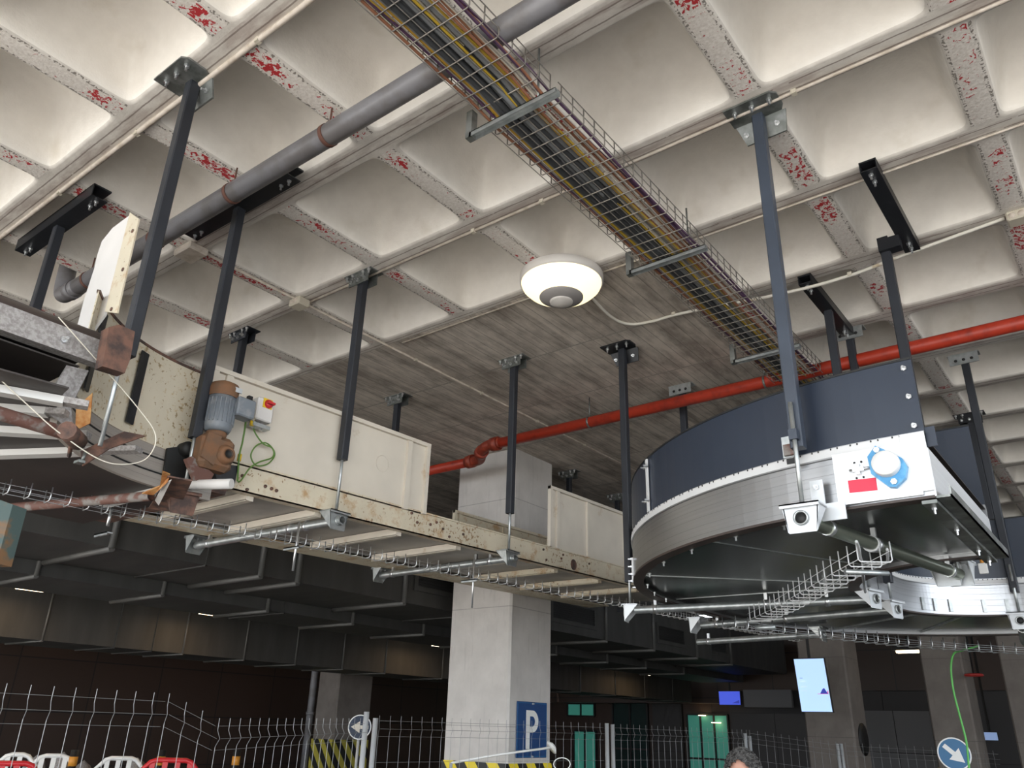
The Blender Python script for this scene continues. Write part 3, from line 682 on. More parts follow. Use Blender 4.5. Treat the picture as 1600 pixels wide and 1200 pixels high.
# ------------------------------------------------------------ old cream conveyor
XN, XF = -4.38, -5.84; Z0, Z1, ZG = 3.18, 3.365, 3.93
t = Thing('cream_conveyor', 'long cream painted conveyor with rusting side beam hung before the column', 'conveyor', (-5.1,5,Z0))
def beam(x, s):
    mb = MB().box((x,2.62,Z0),(x-.012*s,9.2,Z1)).box((x,2.62,Z0),(x-.07*s,9.2,Z0+.01)).box((x+.012*s,2.62,Z1-.012),(x-.05*s,9.2,Z1))
    return mb
t.part('side_beam', beam(XN,1), M['creamr']); t.part('side_beam', beam(XF,-1).box((XF+.07,2.62,Z0),(XF+.30,9.2,Z0+.01)), M['creamr'])
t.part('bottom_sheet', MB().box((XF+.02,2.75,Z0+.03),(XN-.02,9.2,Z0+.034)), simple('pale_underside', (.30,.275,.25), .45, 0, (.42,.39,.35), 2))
def panel(x, y0, y1, z0, z1, ribs, s=1, mat='cream'):
    p = t.part('side_panel', MB().box((x,y0,z0),(x-.008*s,y1,z1)), M[mat])
    mb = MB().box((x+.03*s,y0,z1-.03),(x-.01*s,y1,z1)).box((x+.028*s,y0,z0),(x,y0+.04,z1)).box((x+.028*s,y1-.035,z0),(x,y1,z1))
    for y in ribs: mb.box((x+.022*s,y,z0),(x,y+.05,z1-.03))
    t.part('panel_frame', mb, M[mat], p)
    for k in (.12,.5,.88): t.part('bolt_hole', MB().lathe([(0,0),(.008,0),(.008,.003),(0,.003)], (x+.02*s,y1+.001,z0+(z1-z0)*k), (0,1,0), 8), M['blk'], p)
    return p
panel(XN, 2.46,4.47,Z1-.02,ZG,[2.56,4.22])
panel(XN, 6.18,9.0,Z1,ZG+.03,[6.30,6.85,7.6])
panel(XF, 6.42,9.0,Z1,ZG+.03,[6.5,7.3,8.2], 1, 'creamr')
panel(XF, 2.6,6.1,Z1,ZG-.2,[3.4,4.6,5.4], 1)
mb = MB()
for y in (2.92,3.48,3.66,4.27,4.97,5.7,6.4,7.2,8.0):
    t.part('cross_channel', MB().box((XN-.06,y-.03,Z0-.03),(XF+.38,y+.03,Z0+.025)).box((XN-.06,y-.03,Z0-.035),(XF+.38,y-.022,Z0-.025)), M['cream'] if y < 6 else M['creamr'])
t.part('brown_cross_beam', MB().box((XN-.02,2.62,Z0-.04),(XF,2.72,Z0+.05)), M['rust'], label='rust brown cross beam')
for i, (y, z) in enumerate((y_, z_+.06) for y_, z_ in ((2.80,3.22),(2.72,3.26),(2.85,3.14),(2.98,3.19),(3.03,3.185),(3.07,3.18),(4.33,3.27),(4.4,3.21),(4.55,3.22),(4.62,3.25),(4.7,3.21),(4.78,3.16),(4.95,3.21),(6.1,3.26),(6.15,3.17),(6.4,3.22),(6.43,3.26),(6.9,3.24))):
    t.part('bolt_head', MB().lathe([(0,.012),(.010,.01),(.012,0)], (XN+.001,y,z), (1,0,0), 8), M['rust'])
t.part('rust_scar', MB().lathe([(0,.004),(.04,.003),(.055,0)], (XN+.001,6.62,3.25), (1,0,0), 11), M['rust'], label='dark rust hole')
t.part('faint_disc', MB().lathe([(.062,0),(.062,.002),(.066,.002),(.066,0)], (XN+.001,3.98,3.65), (1,0,0), 32), M['cream'])

# the conveyor climbs gently away from the camera
for ch in t.o.children_recursive:
    for v_ in ch.data.vertices: v_.co.z += .026*(v_.co.y+t.loc.y-2.7)

# old curve: inner guard, grooved inner beam, end cross beam with roller
CX, CY, RI = -3.28, 2.42, 1.12
t = Thing('rusting_curve_conveyor', 'old rusting curved conveyor at left, underside rails and brown belt showing', 'conveyor', (-4,1.8,3.1))
pi_ = [(-4.40,2.62,-1,0)]+arc(CX,CY,RI,180,243,26)
zb, zt = 3.08, 3.33
t.part('inner_beam', MB().sweep(pi_, [(0,zb),(.03,zb),(.03,zt),(0,zt)][::-1]), mat_brushed('old_grooved_beam', (.36,.325,.29), .5, metal=.3))
for z in (3.155,3.24): t.part('groove', MB().sweep(pi_, [(-.002,z),(.004,z),(.004,z+.01),(-.002,z+.01)][::-1]), M['blk'])
pg = [(-4.40,2.52,-1,0)]+arc(CX,CY,RI,180,236,26)
t.part('inner_guard', MB().sweep(pg, [(-.006,zt-.02),(.0,zt-.02),(.0,3.86),(-.006,3.86)][::-1]), M['creams'])
t.part('guard_rim', MB().sweep(pg, [(-.012,3.85),(.006,3.85),(.006,3.865),(-.012,3.865)][::-1]), M['rust'])
for a in (204, 229):
    nx, ny = math.cos(math.radians(a)), math.sin(math.radians(a)); c = Vector((CX+nx*(RI-.02), CY+ny*(RI-.02), 0)); sx = Vector((-ny,nx,0))*.03
    t.part('black_strap', MB().prism([c-sx+Vector((0,0,3.36)), c+sx+Vector((0,0,3.36)), c+sx+Vector((0,0,3.80)), c-sx+Vector((0,0,3.80))], (-nx*.01,-ny*.01,0)), M['strutblk'])
# underside: belt with aluminium rails
po = arc(CX,CY,2.1,180,262,26)
t.part('belt', MB().sweep([(-5.38,2.6,-1,0)]+po, [(-.97,3.13),(-.97,3.138),(.6,3.138),(.6,3.13)]), M['belt'])
for (a0, a1, a2, wd) in (((-3.78,.85),(-3.56,1.34),(-3.52,1.43),.03),((-4.05,1.05),(-3.76,1.36),(-3.70,1.42),.028),((-4.42,1.16),(-4.02,1.54),(-3.92,1.63),.032),((-5.1,1.27),(-4.12,1.78),(-3.92,1.89),.032),((-5.2,2.36),(-4.62,2.38),(-4.5,2.39),.03)):
    for q0, q1, nm, mt, h in ((a0,a1,'slider_rail','rail',.034),(a1,a2,'rail_end','pitted',.028)):
        dv = Vector(q1)-Vector(q0); L_ = dv.length; dv /= L_; radial(t, q0[0], q0[1], dv.x, dv.y, 0, L_, 3.128, wd, h, mt, nm)
# end cross beam, roller
XE = -3.64
e = t.part('end_beam', MB().box((XE,-1.2,3.38),(XE-.06,1.50,3.485)).box((XE+.004,-1.2,3.365),(XE-.06,1.50,3.382)), M['pitted'])
bolt(t, e, (XE,1.30,3.42), (1,0,0), 1.2)
t.part('end_roller', MB().tube((XE-.09,-1.2,3.50),(XE-.09,1.50,3.50),.055,20), M['beltlt'])
t.part('belt', MB().box((XE-.06,-1.2,3.345),(XE-1.9,1.42,3.352)), M['belt'])
t.part('belt_edge', MB().box((XE-.8,-1.2,3.44),(XE-.06,1.48,3.446)), M['belt'])
t.part('corner_box', MB().prism([on_x(x,y,-3.47) for x,y in ((170,511),(186,507),(211,518),(204,560),(195,583),(160,572))], (-.07,.0,0)), M['rust'], label='rusty corner box')
t.part('torn_sheet', MB().prism([(XE-.05,1.36,3.33),(XE-.05,1.46,3.34),(XE-.09,1.44,3.16),(XE-.13,1.5,3.06),(XE-.1,1.36,3.1),(XE-.06,1.33,3.2)], (-.004,.004,0)), M['pitted'], label='torn grey sheet')
t.part('torn_sheet', MB().prism([(XE-.045,1.50,3.24),(XE-.06,1.53,3.1),(XE-.1,1.49,3.06),(XE-.08,1.46,3.16)], (-.004,.004,0)), M['rusto'], label='orange rusted torn edge')
t.part('torn_sheet', MB().prism([(XE-.16,1.56,2.99),(XE-.12,1.72,3.13),(XE-.06,1.80,3.12),(XE-.10,1.66,3.02),(XE-.15,1.58,2.92)], (-.004,.006,0)), M['rust'], label='folded rust brown gusset')
# white guard piece standing up beside the roller
px_ = [(206,334),(196,341),(176,356),(159,377),(152,398),(147,420),(131,469),(121,508),(144,518),(163,492)]
w_ = t.part('white_guard', MB().prism([on_y(x,y,1.55) for x, y in px_], (0,.012,0)), M['creamw'], label='tall white guard plate')
fl = [on_y(x,y,1.545) for x, y in ((205,333),(219,343),(185,490),(166,488))]
t.part('flange', MB().prism(fl, (0,-.008,0)), M['creamr'], w_)
for q in ((207,361),(192,421),(174,483)): t.part('slot', MB().lathe([(0,.0),(.011,0),(.011,.003),(0,.003)], on_y(*q,1.535), (0,-1,0), 10), M['rust'], w_)
# rusty support pipes
support('rusty pipe under the old curve, crossing at the left edge', on_z(-60,628,3.02), on_z(118,682,3.02), r=.03, mat='rustpipe')
support('long rusty pipe low at left behind the wire basket tray', on_z(-40,798,2.98), on_z(236,775,2.98), r=.028, mat='rustpipe')
t = Thing('pipe_bracket', 'broken rusty bracket hanging off the end of the long rusty pipe', 'bracket', on_z(262,770,3.0))
t.part('plate', MB().prism([on_z(232,795,2.99), on_z(262,745,3.02), on_z(300,752,3.02), on_z(282,790,2.99), on_z(268,800,2.97)], (0,0,.008)), M['rust'])
t.part('white_tab', MB().prism([on_z(242,782,2.975), on_z(256,756,3.0), on_z(268,750,3.0), on_z(248,790,2.96)], (0,0,.004)), M['creamw'])
t.part('orange_tab', MB().prism([on_z(222,770,2.97), on_z(250,758,3.0), on_z(254,735,3.04), on_z(266,740,3.04), on_z(262,752,3.0), on_z(240,772,2.97)], (0,0,-.006)), M['rusto'])
t = Thing('pipe_bracket', 'small rusty clamp and bolt on the upper rusty pipe', 'bracket', on_z(112,690,3.0))
t.part('clamp', MB().tube(on_z(104,672,3.0), on_z(122,690,3.0), .042, 10), M['rust']); t.part('bolt', MB().tube(on_z(112,690,3.0), on_z(108,712,2.98), .01, 8), M['rust'])
t.part('stud', MB().tube(on_z(134,706,2.98), on_z(128,722,2.93), .008, 8).cbox(on_z(124,722,2.93), (.05,.03,.012)), M['galvdk'])
t = Thing('drive_bracket', 'dark greasy drive bracket left of the small motor', 'bracket', on_x(300,720,-4.3))
t.part('side_plate', MB().prism([on_x(x,y,-4.36) for x,y in ((262,700),(300,695),(300,748),(256,742))], (-.02,0,0)), M['blk'])
t.part('slotted_arm', MB().prism([on_x(x,y,-4.22) for x,y in ((286,718),(296,714),(330,742),(322,756),(300,752))], (.03,0,0)), M['rustpipe'])
t.part('hub', MB().lathe([(0,.0),(.035,.0),(.045,-.02),(.045,-.08)], on_x(298,700,-4.30), (1,0,0), 18), M['blk'])
t.part('roller', MB().tube(on_z(290,758,3.1), on_z(362,756,3.1), .03, 16), M['creamw'])
t.part('end_block', MB().prism([on_x(x,y,-4.3) for x,y in ((330,722),(372,728),(366,760),(340,752))], (-.05,0,0)), M['strutblk'])

# ------------------------------------------------------------ gear motor, switch, green cables
mx, my = -4.20, 2.465
t = Thing('gear_motor', 'upright grey electric motor on a rusty orange gearbox', 'motor', (mx,my,3.2))
body = t.part('motor_body', MB().lathe([(.0,3.44),(.07,3.44),(.08,3.46),(.083,3.48),(.083,3.66),(.0,3.66)], (mx,my,0), n=28), M['motor'])
mb = MB()
for k in range(20):
    a = 2*PI*k/20; d = Vector((math.cos(a), math.sin(a), 0)); s = Vector((-d.y, d.x, 0))*.003
    c = Vector((mx,my,3.49))+d*.081; mb.prism([c-s, c+s, c+s+d*.009, c-s+d*.009], (0,0,.15))
t.part('cooling_fins', mb, M['motor'], body)
t.part('fan_cover', MB().lathe([(.087,3.66),(.089,3.715),(.082,3.745),(.04,3.765),(0,3.768)], (mx,my,0), n=28), M['gear'], label='rusty domed fan cover')
tb = t.part('terminal_box', MB().bevbox((mx+.0,my+.05,3.555),(mx+.10,my+.175,3.675),.008), M['motor'])
t.part('cable_gland', MB().tube((mx+.05,my+.175,3.58),(mx+.05,my+.205,3.575),.01,10), M['jbox'], tb)
t.part('name_plate', MB().cbox((mx+.082,my+.04,3.71), (.006,.06,.03)), M['zincw'])
t.part('flange', MB().lathe([(.03,3.40),(.055,3.40),(.06,3.415),(.062,3.435),(.03,3.44)], (mx,my,0), n=20), M['gear'])
g = t.part('gearbox', MB().bevbox((mx-.06,my-.105,3.20),(mx+.06,my+.115,3.41),.028), M['gear'], label='rusty orange gearbox')
t.part('hub', MB().lathe([(0,.0),(.022,.0),(.024,.012),(.042,.012),(.052,.0),(.062,-.02),(.07,-.04)], (mx+.08,my+.05,3.30), (1,0,0), 24), M['gear'], g)
t.part('shaft_bore', MB().lathe([(0,.004),(.02,.004),(.026,.012),(.028,.014)], (mx+.081,my+.05,3.30), (1,0,0), 20), M['blk'], g)
t.part('cheek', MB().prism([(mx+.05,my-.09,3.40),(mx+.05,my-.11,3.25),(mx+.05,my-.02,3.215),(mx+.05,my+.0,3.40)], (.018,0,0)), M['gear'], g)
t = Thing('isolator_switch', 'white isolator box with red rotary knob on the cream panel', 'switch', (XN+.03,2.83,3.72))
b = t.part('box', MB().bevbox((XN+.03,2.765,3.645),(XN+.10,2.89,3.80),.008), M['creamw'])
t.part('yellow_plate', MB().box((XN+.10,2.80,3.735),(XN+.104,2.87,3.80)), M['yell'])
kb = t.part('knob', MB().lathe([(.03,0),(.028,.012),(.02,.018),(0,.018)], (XN+.104,2.84,3.765), (1,0,0), 20), M['redp'], label='red knob')
t.part('knob_bar', MB().cbox((XN+.13,2.84,3.765), (.03,.052,.014)), M['redp'], kb)
t.part('backing_strip', MB().box((XN+.002,2.735,3.64),(XN+.03,2.765,3.81)), M['blk'])
t.part('gland_plate', MB().box((XN+.03,2.76,3.60),(XN+.09,2.89,3.625)), M['galv'])
for y in (2.785,2.84): t.part('cable_gland', MB().tube((XN+.06,y,3.645),(XN+.06,y,3.59),.012,10), M['zinc'])
def bez(pts, n=8):
    pts = [Vector(p) for p in pts]; out = []
    for i in range(len(pts)-1):
        p0 = pts[max(i-1,0)]; p1_ = pts[i]; p2_ = pts[i+1]; p3 = pts[min(i+2,len(pts)-1)]
        for k in range(n):
            u = k/n; out.append(.5*((2*p1_)+(p2_-p0)*u+(2*p0-5*p1_+4*p2_-p3)*u*u+(3*p1_-p0-3*p2_+p3)*u**3))
    out.append(pts[-1]); return out
X = XN+.05
solo('power_cable', MB().path(bez([on_x(x,y,XN+.09) for x, y in ((378,640),(384,655),(379,690),(374,712),(371,752))]), .006, 8), M['green'], 'straight green cable hanging from the motor terminal box', 'cable')
solo('power_cable', MB().path(bez([on_x(x,y,X) for x, y in ((393,656),(398,675),(411,693),(425,700),(429,712),(418,725),(400,727),(392,712),(400,697),(415,692),(427,703),(425,715),(405,722),(390,732),(377,750),(372,753))]), .005, 8), M['green'], 'looped green cable coiled below the isolator box', 'cable')
for p, lab in (((374,715),'yellow sleeve on the straight green cable'),((394,660),'yellow sleeve on the green cable under the isolator')):
    c = on_x(*p, XN+.07); solo('cable_sleeve', MB().tube(c-Vector((0,0,.022)), c+Vector((0,0,.022)), .013, 12), M['yell'], lab, 'cable tag', c)
# loose pale wire
solo('loose_wire', MB().path(bez([(-3.6,1.24,3.5),(-3.6,1.44,3.37),(-3.6,1.68,3.21),(-3.6,1.8,3.1),(-3.6,1.78,2.98),(-3.6,1.67,2.92),(-3.6,1.55,2.92),(-3.6,1.36,2.99),(-3.6,1.21,3.07),(-3.6,1.05,3.16)]), .0026, 6), M['cable_w'], 'thin pale wire hanging in a big loop at left', 'wire')

# ------------------------------------------------------------ pipes under the ceiling
def drain():
    t = Thing('drain_pipe', 'thick grey drainpipe running under the waffle ribs', 'pipe', (-6.2,2.15,4.93)); y, z = 2.15, HZ-.2
    t.part('pipe', MB().tube((-6.05,y,z),(1.5,y,z),.064,24), M['drain'])
    t.part('elbow', MB().path(bez([(-6.02,y,z),(-6.2,y,z-.0),(-6.3,y,z+.05),(-6.34,y,z+.35)],6), .066, 20).tube((-6.08,y,z),(-6.16,y,z),.072,24), M['drain'])
    for x in (-5.85,-4.9,-4.0,-3.08,-1.2,.2):
        c = t.part('clamp', MB().tube((x-.014,y,z),(x+.014,y,z),.068,24).tube((x,y,z+.06),(x,y,HZ),.006,6).cbox((x,y+.0,z+.08),(.03,.03,.03)), M['clamp'])
drain()
def firepipe():
    t = Thing('fire_pipe', 'red fire main crossing the ceiling behind the blue panel', 'pipe', (-2,6.68,4.75)); y, z = 6.66, HZ-.28
    t.part('pipe', MB().tube((-5.45,y,z),(3.5,y,z),.058,20), M['red'])
    t.part('pipe', MB().tube((-6.15,y+.35,z),(-9.5,y+.35,z),.058,20), M['red'])
    t.part('elbow', MB().path(bez([(-5.4,y,z),(-5.58,y,z),(-5.78,y+.1,z-.02),(-5.95,y+.3,z-.02),(-6.2,y+.35,z)],6), .062, 16), M['redd'])
    for a, b in (((-5.42,y,z),(-5.52,y,z)),((-6.08,y+.34,z),(-6.18,y+.35,z)),((-5.72,y+.07,z-.02),(-5.80,y+.13,z-.02))): t.part('coupling', MB().tube(a,b,.08,16), M['redd'])
    for x in (-4.2,-2.3,.1): t.part('hanger_clip', MB().tube((x-.01,y,z),(x+.01,y,z),.062,18).tube((x,y,z+.05),(x,y,HZ),.006,6), M['galvdk'])
firepipe()
G = 'painted conduits clipped to the ceiling'
def conduit(lab, pts, r=.011, mat='conduit', n=6, name='conduit'):
    mb = MB().path(pts, r, 8)
    return solo(name, mb, M[mat], lab, 'conduit', pts[0], G) 
def fixloc(o): 
    return o
def conduit(lab, pts, r=.011, mat='conduit', clips=(), name='conduit'):
    t = Thing(name, lab, 'conduit', pts[0], G)
    t.part('tube', MB().path(pts, r, 8), M[mat])
    for p in clips: t.part('clip', MB().cbox(p, (.03,.03,.03)), M['jbox'])
zc = HZ-.012
conduit('thick pale conduit along the rib at upper left', [(-9,1.585,zc),(1.8,1.585,zc)], .016, clips=[(-5.2,1.585,zc),(-4.2,1.585,zc),(-3.0,1.585,zc)])
conduit('thin conduit along the rib through the middle of the coffers', [(-5.04,3.56,zc),(3,3.56,zc)], .010, clips=[(-4.4,3.56,zc),(-3.2,3.56,zc),(-2.6,3.56,zc),(-.9,3.56,zc)])
conduit('thin conduit along the rib above the board-marked ceiling edge', [(-4.9,4.56,zc),(3,4.56,zc)], .008)
conduit('long thin conduit running back over the board-marked ceiling', [(-5.06,2.5,zc),(-5.06,12,zc)], .011, clips=[(-5.06,4.9,zc),(-5.06,5.9,zc),(-5.06,6.9,zc),(-5.06,7.9,zc)])
conduit('sagging white conduit from the round lamp to the right junction box', bez([(-3.0,4.7,zc),(-3.06,5.2,zc),(-3.0,5.42,zc),(-2.8,5.47,zc-.01),(-2.5,5.47,zc-.02),(-1.7,5.48,zc-.10),(-1.2,5.47,zc-.12),(-.77,5.5,zc-.06),(-.17,5.52,zc)]), .013, 'conduitw', clips=[(-2.6,5.47,zc),(-1.18,5.47,zc-.11)])
for c, lab in (((-5.06,3.5,HZ-.04),'small beige junction box where two thin conduits cross'),((-.09,5.52,HZ-.04),'beige junction box at the right edge end of the white conduit')):
    t = Thing('junction_box', lab, 'junction box', c)
    b = t.part('box', MB().bevbox((c[0]-.07,c[1]-.06,c[2]-.03),(c[0]+.07,c[1]+.06,c[2]+.04),.01), M['jbox'])
    for k in (-.035,.02): t.part('gland', MB().lathe([(0,.006),(.018,.006),(.022,0)], (c[0]+k,c[1]-.06,c[2]), (0,-1,0), 12), M['conduit'], b)
t = Thing('ceiling_box', 'flat beige plate on the rib beside the drainpipe', 'junction box', (-5.09,2.52,HZ)); t.part('cover', MB().bevbox((-5.22,2.44,HZ-.06),(-5.0,2.60,HZ),.01), M['conduit'])

# round lamp
lx, ly = -3.03, 4.42
t = Thing('round_ceiling_lamp', 'round white ceiling lamp glowing warm at the edge of the coffers', 'lamp', (lx,ly,HZ))
t.part('rim', MB().lathe([(0,0),(.30,0),(.325,-.02),(.325,-.075),(.31,-.085)], (lx,ly,HZ), n=48), M['lampw'])
t.part('diffuser', MB().lathe([(.312,-.085),(.30,-.115),(.26,-.155),(.20,-.19),(.165,-.205)], (lx,ly,HZ), n=48), emit('lamp_diffuser', (1,.84,.52), .72))
t.part('centre_cap', MB().lathe([(.17,-.195),(.168,-.21),(.12,-.235),(.088,-.243)], (lx,ly,HZ), n=40), M['lampg'])
t.part('sensor_eye', MB().lathe([(.09,-.24),(.088,-.252),(.075,-.255),(.06,-.262),(.03,-.27),(0,-.272)], (lx,ly,HZ), n=32), M['lampw'])


# ------------------------------------------------------------ overhead wire tray with cables
def wire_tray(t, y0, y1, xa, xb, z, h, step, r=.0035, big=.004):
    mb = MB()
    for x in [xa+(xb-xa)*k/6 for k in range(7)]: mb.path([(x,y0,z),(x,y1,z)], r, 4)
    for x in (xa, xb):
        for k in (.5, 1): mb.path([(x,y0,z+h*k),(x,y1,z+h*k)], r, 4)
    y = y0+.03
    while y < y1:
        mb.path([(xa,y,z+h),(xa,y,z+.012),(xa+.012,y,z),(xb-.012,y,z),(xb,y,z+.012),(xb,y,z+h)], big, 5); y += step
    t.part('mesh', mb, M['wiregal'])
M['wiregal'] = simple('dull_wire', (.22,.20,.18), .5, .5, (.32,.29,.25), 10)
ZT = HZ-.33
t = Thing('wire_cable_tray', 'overhead wire basket tray section at top, full of cables', 'cable tray', (-2,0,ZT), 'overhead wire basket trays'); wire_tray(t, -1.5,2.52,-2.19,-1.80,ZT+.03,.105,.105)
t = Thing('wire_cable_tray', 'overhead wire basket tray section running down to the red pipe', 'cable tray', (-2,4,ZT), 'overhead wire basket trays'); wire_tray(t, 2.56,9.5,-2.21,-1.78,ZT,.105,.105)
for y, lab in ((2.50,'nearest'),(4.2,'middle'),(5.95,'farthest')):
    t = Thing('tray_bracket', 'J-shaped channel bracket under the overhead tray, '+lab+' of three', 'bracket', (-2,y,ZT-.03), 'channel brackets under the overhead tray')
    z = ZT-.012
    mb = MB().box((-2.30,y-.022,z-.006),(-1.74,y+.022,z)).box((-2.30,y-.022,z-.03),(-1.74,y-.018,z)).box((-2.30,y+.018,z-.03),(-1.74,y+.022,z))
    t.part('cross_channel', mb, M['galv'])
    t.part('upright', MB().box((-2.325,y-.022,z-.03),(-2.285,y+.022,z+.15)), M['galvdk'])
    t.part('drop_rod', MB().tube((-2.15,y,z),(-2.15,y,HZ),.006,6).tube((-1.86,y,z),(-1.86,y,HZ),.006,6), M['galvdk'])
cabs = [('grey',(.17,.175,.18),.016),('black',(.045,.047,.05),.02),('yellow',(.42,.28,.03),.0075),('purple',(.075,.035,.075),.008),('brown',(.26,.11,.06),.008),('pale',(.5,.45,.38),.0065),('ochre',(.42,.24,.03),.008)]
CM = {n: simple(n+'_cable_jacket', c, .5) for n, c, r in cabs}; CR = {n: r for n, c, r in cabs}
seq = ['brown','purple','yellow','ochre','grey','black','grey','black','grey','black','grey','black','yellow','pale','grey','ochre','yellow','brown','pale','brown','pale','brown','purple','purple']
for i, nme in enumerate(seq):
    x0 = -2.17+.35*i/(len(seq)-1); ph = random.random()*6; r = CR[nme]; pts = []
    z0_ = ZT+r+.004+.02*random.random()
    for k in range(46):
        y = -1.5+k*.24; zz = z0_+(.03 if y < 2.5 else 0)+.006*math.sin(y*2.1+ph); pts.append((x0+.010*math.sin(y*1.3+ph)+.006*math.sin(y*3.1+ph*2), y, zz))
    mb = MB().path(pts, r, 7)
    k = seq[:i].count(nme); tot = seq.count(nme); od = ['first','second','third','fourth','fifth','sixth'][k]
    solo('tray_cable', mb, CM[nme], nme+' cable in the overhead wire basket tray'+('' if tot == 1 else ', '+od+' '+nme+' one from the left'), 'cable', (0,0,0), nme+' cables in the overhead tray')

# ------------------------------------------------------------ small wire basket trays under the conveyors
def basket(lab, pts, w=.10, h=.075, step=.105, r=.0016, mat='zinc', prong=.0036):
    """pts: centre line; cross wires are separate parts"""
    t = Thing('wire_basket', lab, 'cable tray', pts[0], 'slim wire baskets under the conveyors')
    P = [Vector(p) for p in pts]; mb = MB(); side = []
    for i, p in enumerate(P):
        d = (P[min(i+1,len(P)-1)]-P[max(i-1,0)]).normalized(); s = Vector((-d.y,d.x,0)).normalized(); side.append(s)
    for o, z in ((-.5,.01),(0,0),(.5,.01),(-.5,h*.55),(.5,h*.55)):
        mb.path([p+s*w*o+Vector((0,0,z)) for p, s in zip(P, side)], r, 5)
    t.part('long_wires', mb, M[mat])
    acc = 0; cnt = 0
    for i in range(len(P)-1):
        L = (P[i+1]-P[i]).length; d = (P[i+1]-P[i]).normalized(); s = Vector((-d.y,d.x,0)).normalized(); q = acc
        while q < L:
            c = P[i]+d*q; up = Vector((0,0,1))
            a = c-s*w*.5; b = c+s*w*.5
            if cnt < 100:
                t.part('cross_wire', MB().path([a+up*h, a+up*.01, a+s*.01, b-s*.01, b+up*.01, b+up*h], prong, 5), M[mat])
            cnt += 1; q += step
        acc = q-L
    return t
basket('long wire basket hung under the cream conveyor from the left edge', [on_z(x,y,2.95) for x, y in ((-60,758),(0,770),(180,805),(465,852),(740,904),(980,949),(1150,984),(1250,1003))])
basket('short wire basket slanting down from the near olive pipe', [on_z(x,y,2.63) for x, y in ((1368,878),(1330,897),(1270,930),(1225,955),(1185,972))], w=.16, h=.10, step=.125, r=.0018, prong=.0036, mat='bulb')
basket('wire basket curving under the bend towards the right edge', [(-2.55,6.0,2.60),(-2.3,6.6,2.60),(-2.0,7.2,2.60),(-1.75,7.75,2.60),(-1.4,8.3,2.60),(-.95,8.85,2.60),(-.4,9.3,2.60)], w=.14, h=.085, step=.13, r=.002, prong=.0042, mat='zinc')
t = Thing('basket_clip', 'thick white hook clipping the short basket to the olive pipe', 'hook', (-1.0,4.3,2.68))
t.part('hook', MB().path(bez([on_z(x,y,2.70) for x, y in ((1338,846),(1342,856),(1345,872),(1352,880),(1383,880),(1387,868),(1386,858))],5), .007, 8), M['bulb'])
t.part('pipe_ring', MB().tube((-1.02,4.22,2.75),(-1.015,4.25,2.75),.042,16), M['bulb'])
for (a, b, r, lab) in (((175,792),(169,822),.010,'short threaded rod and plate under the basket at left'),((468,815),(462,892),.008,'long threaded rod and plate under the basket mid left'),((741,872),(739,950),.007,'long thin rod and plate under the basket before the column')):
    A = on_z(*a, 3.1); top = Vector((A.x, A.y, 3.1))
    d = cf+cr*((b[0]-800)/FPX)+cu*((600-b[1])/FPX); k = (d.x*A.x+d.y*A.y)/(d.x**2+d.y**2); zb_ = CZ+d.z*k
    t = Thing('basket_hanger', lab, 'hanger', top, 'rods holding the long wire basket')
    t.part('rod', MB().tube(top,(A.x,A.y,zb_),r,8), M['zinc']); zz = 2.93
    t.part('cross_plate', MB().box((A.x-.11,A.y-.02,zz-.008),(A.x+.05,A.y+.02,zz)).box((A.x-.11,A.y-.02,zz-.02),(A.x+.05,A.y-.015,zz)), M['galv'])
t = Thing('basket_hanger', 'ribbed pale bar on a slanting rod holding the short basket', 'hanger', on_z(1355,895,2.66), 'bars holding the short wire basket')
t.part('bar', MB().tube(on_z(1320,893,2.60), on_z(1388,896,2.60), .013, 10), M['galv']); t.part('rod', MB().tube(on_z(1348,896,2.6), on_z(1352,925,2.72),.008,8), M['zinc'])
t = Thing('basket_hanger', 'ribbed dull bar at the lower end of the short basket', 'hanger', on_z(1205,982,2.6), 'bars holding the short wire basket')
t.part('bar', MB().tube(on_z(1180,981,2.58), on_z(1212,980,2.58), .02, 10), M['galv'])
# green cable hanging at right
solo('hanging_cable', MB().path(bez([far(x,y,d) for x, y, d in ((1530,1009,9.3),(1505,1016,9.2),(1490,1022,9.1),(1486,1045,9.1),(1490,1080,9.1),(1500,1120,9.1),(1510,1160,9.1),(1514,1200,9.1),(1520,1260,9.1))]), .009, 8), M['brgreen'], 'bright green cable hanging down at right', 'cable')
# rusty teal beam at the left edge
solo('painted_beam', MB().prism([far(x,y,3.3) for x, y in ((-30,770),(42,796),(18,886),(-40,886))], (.03,-.06,0)), M['teal'], 'rusty teal painted beam end at the left edge', 'beam')

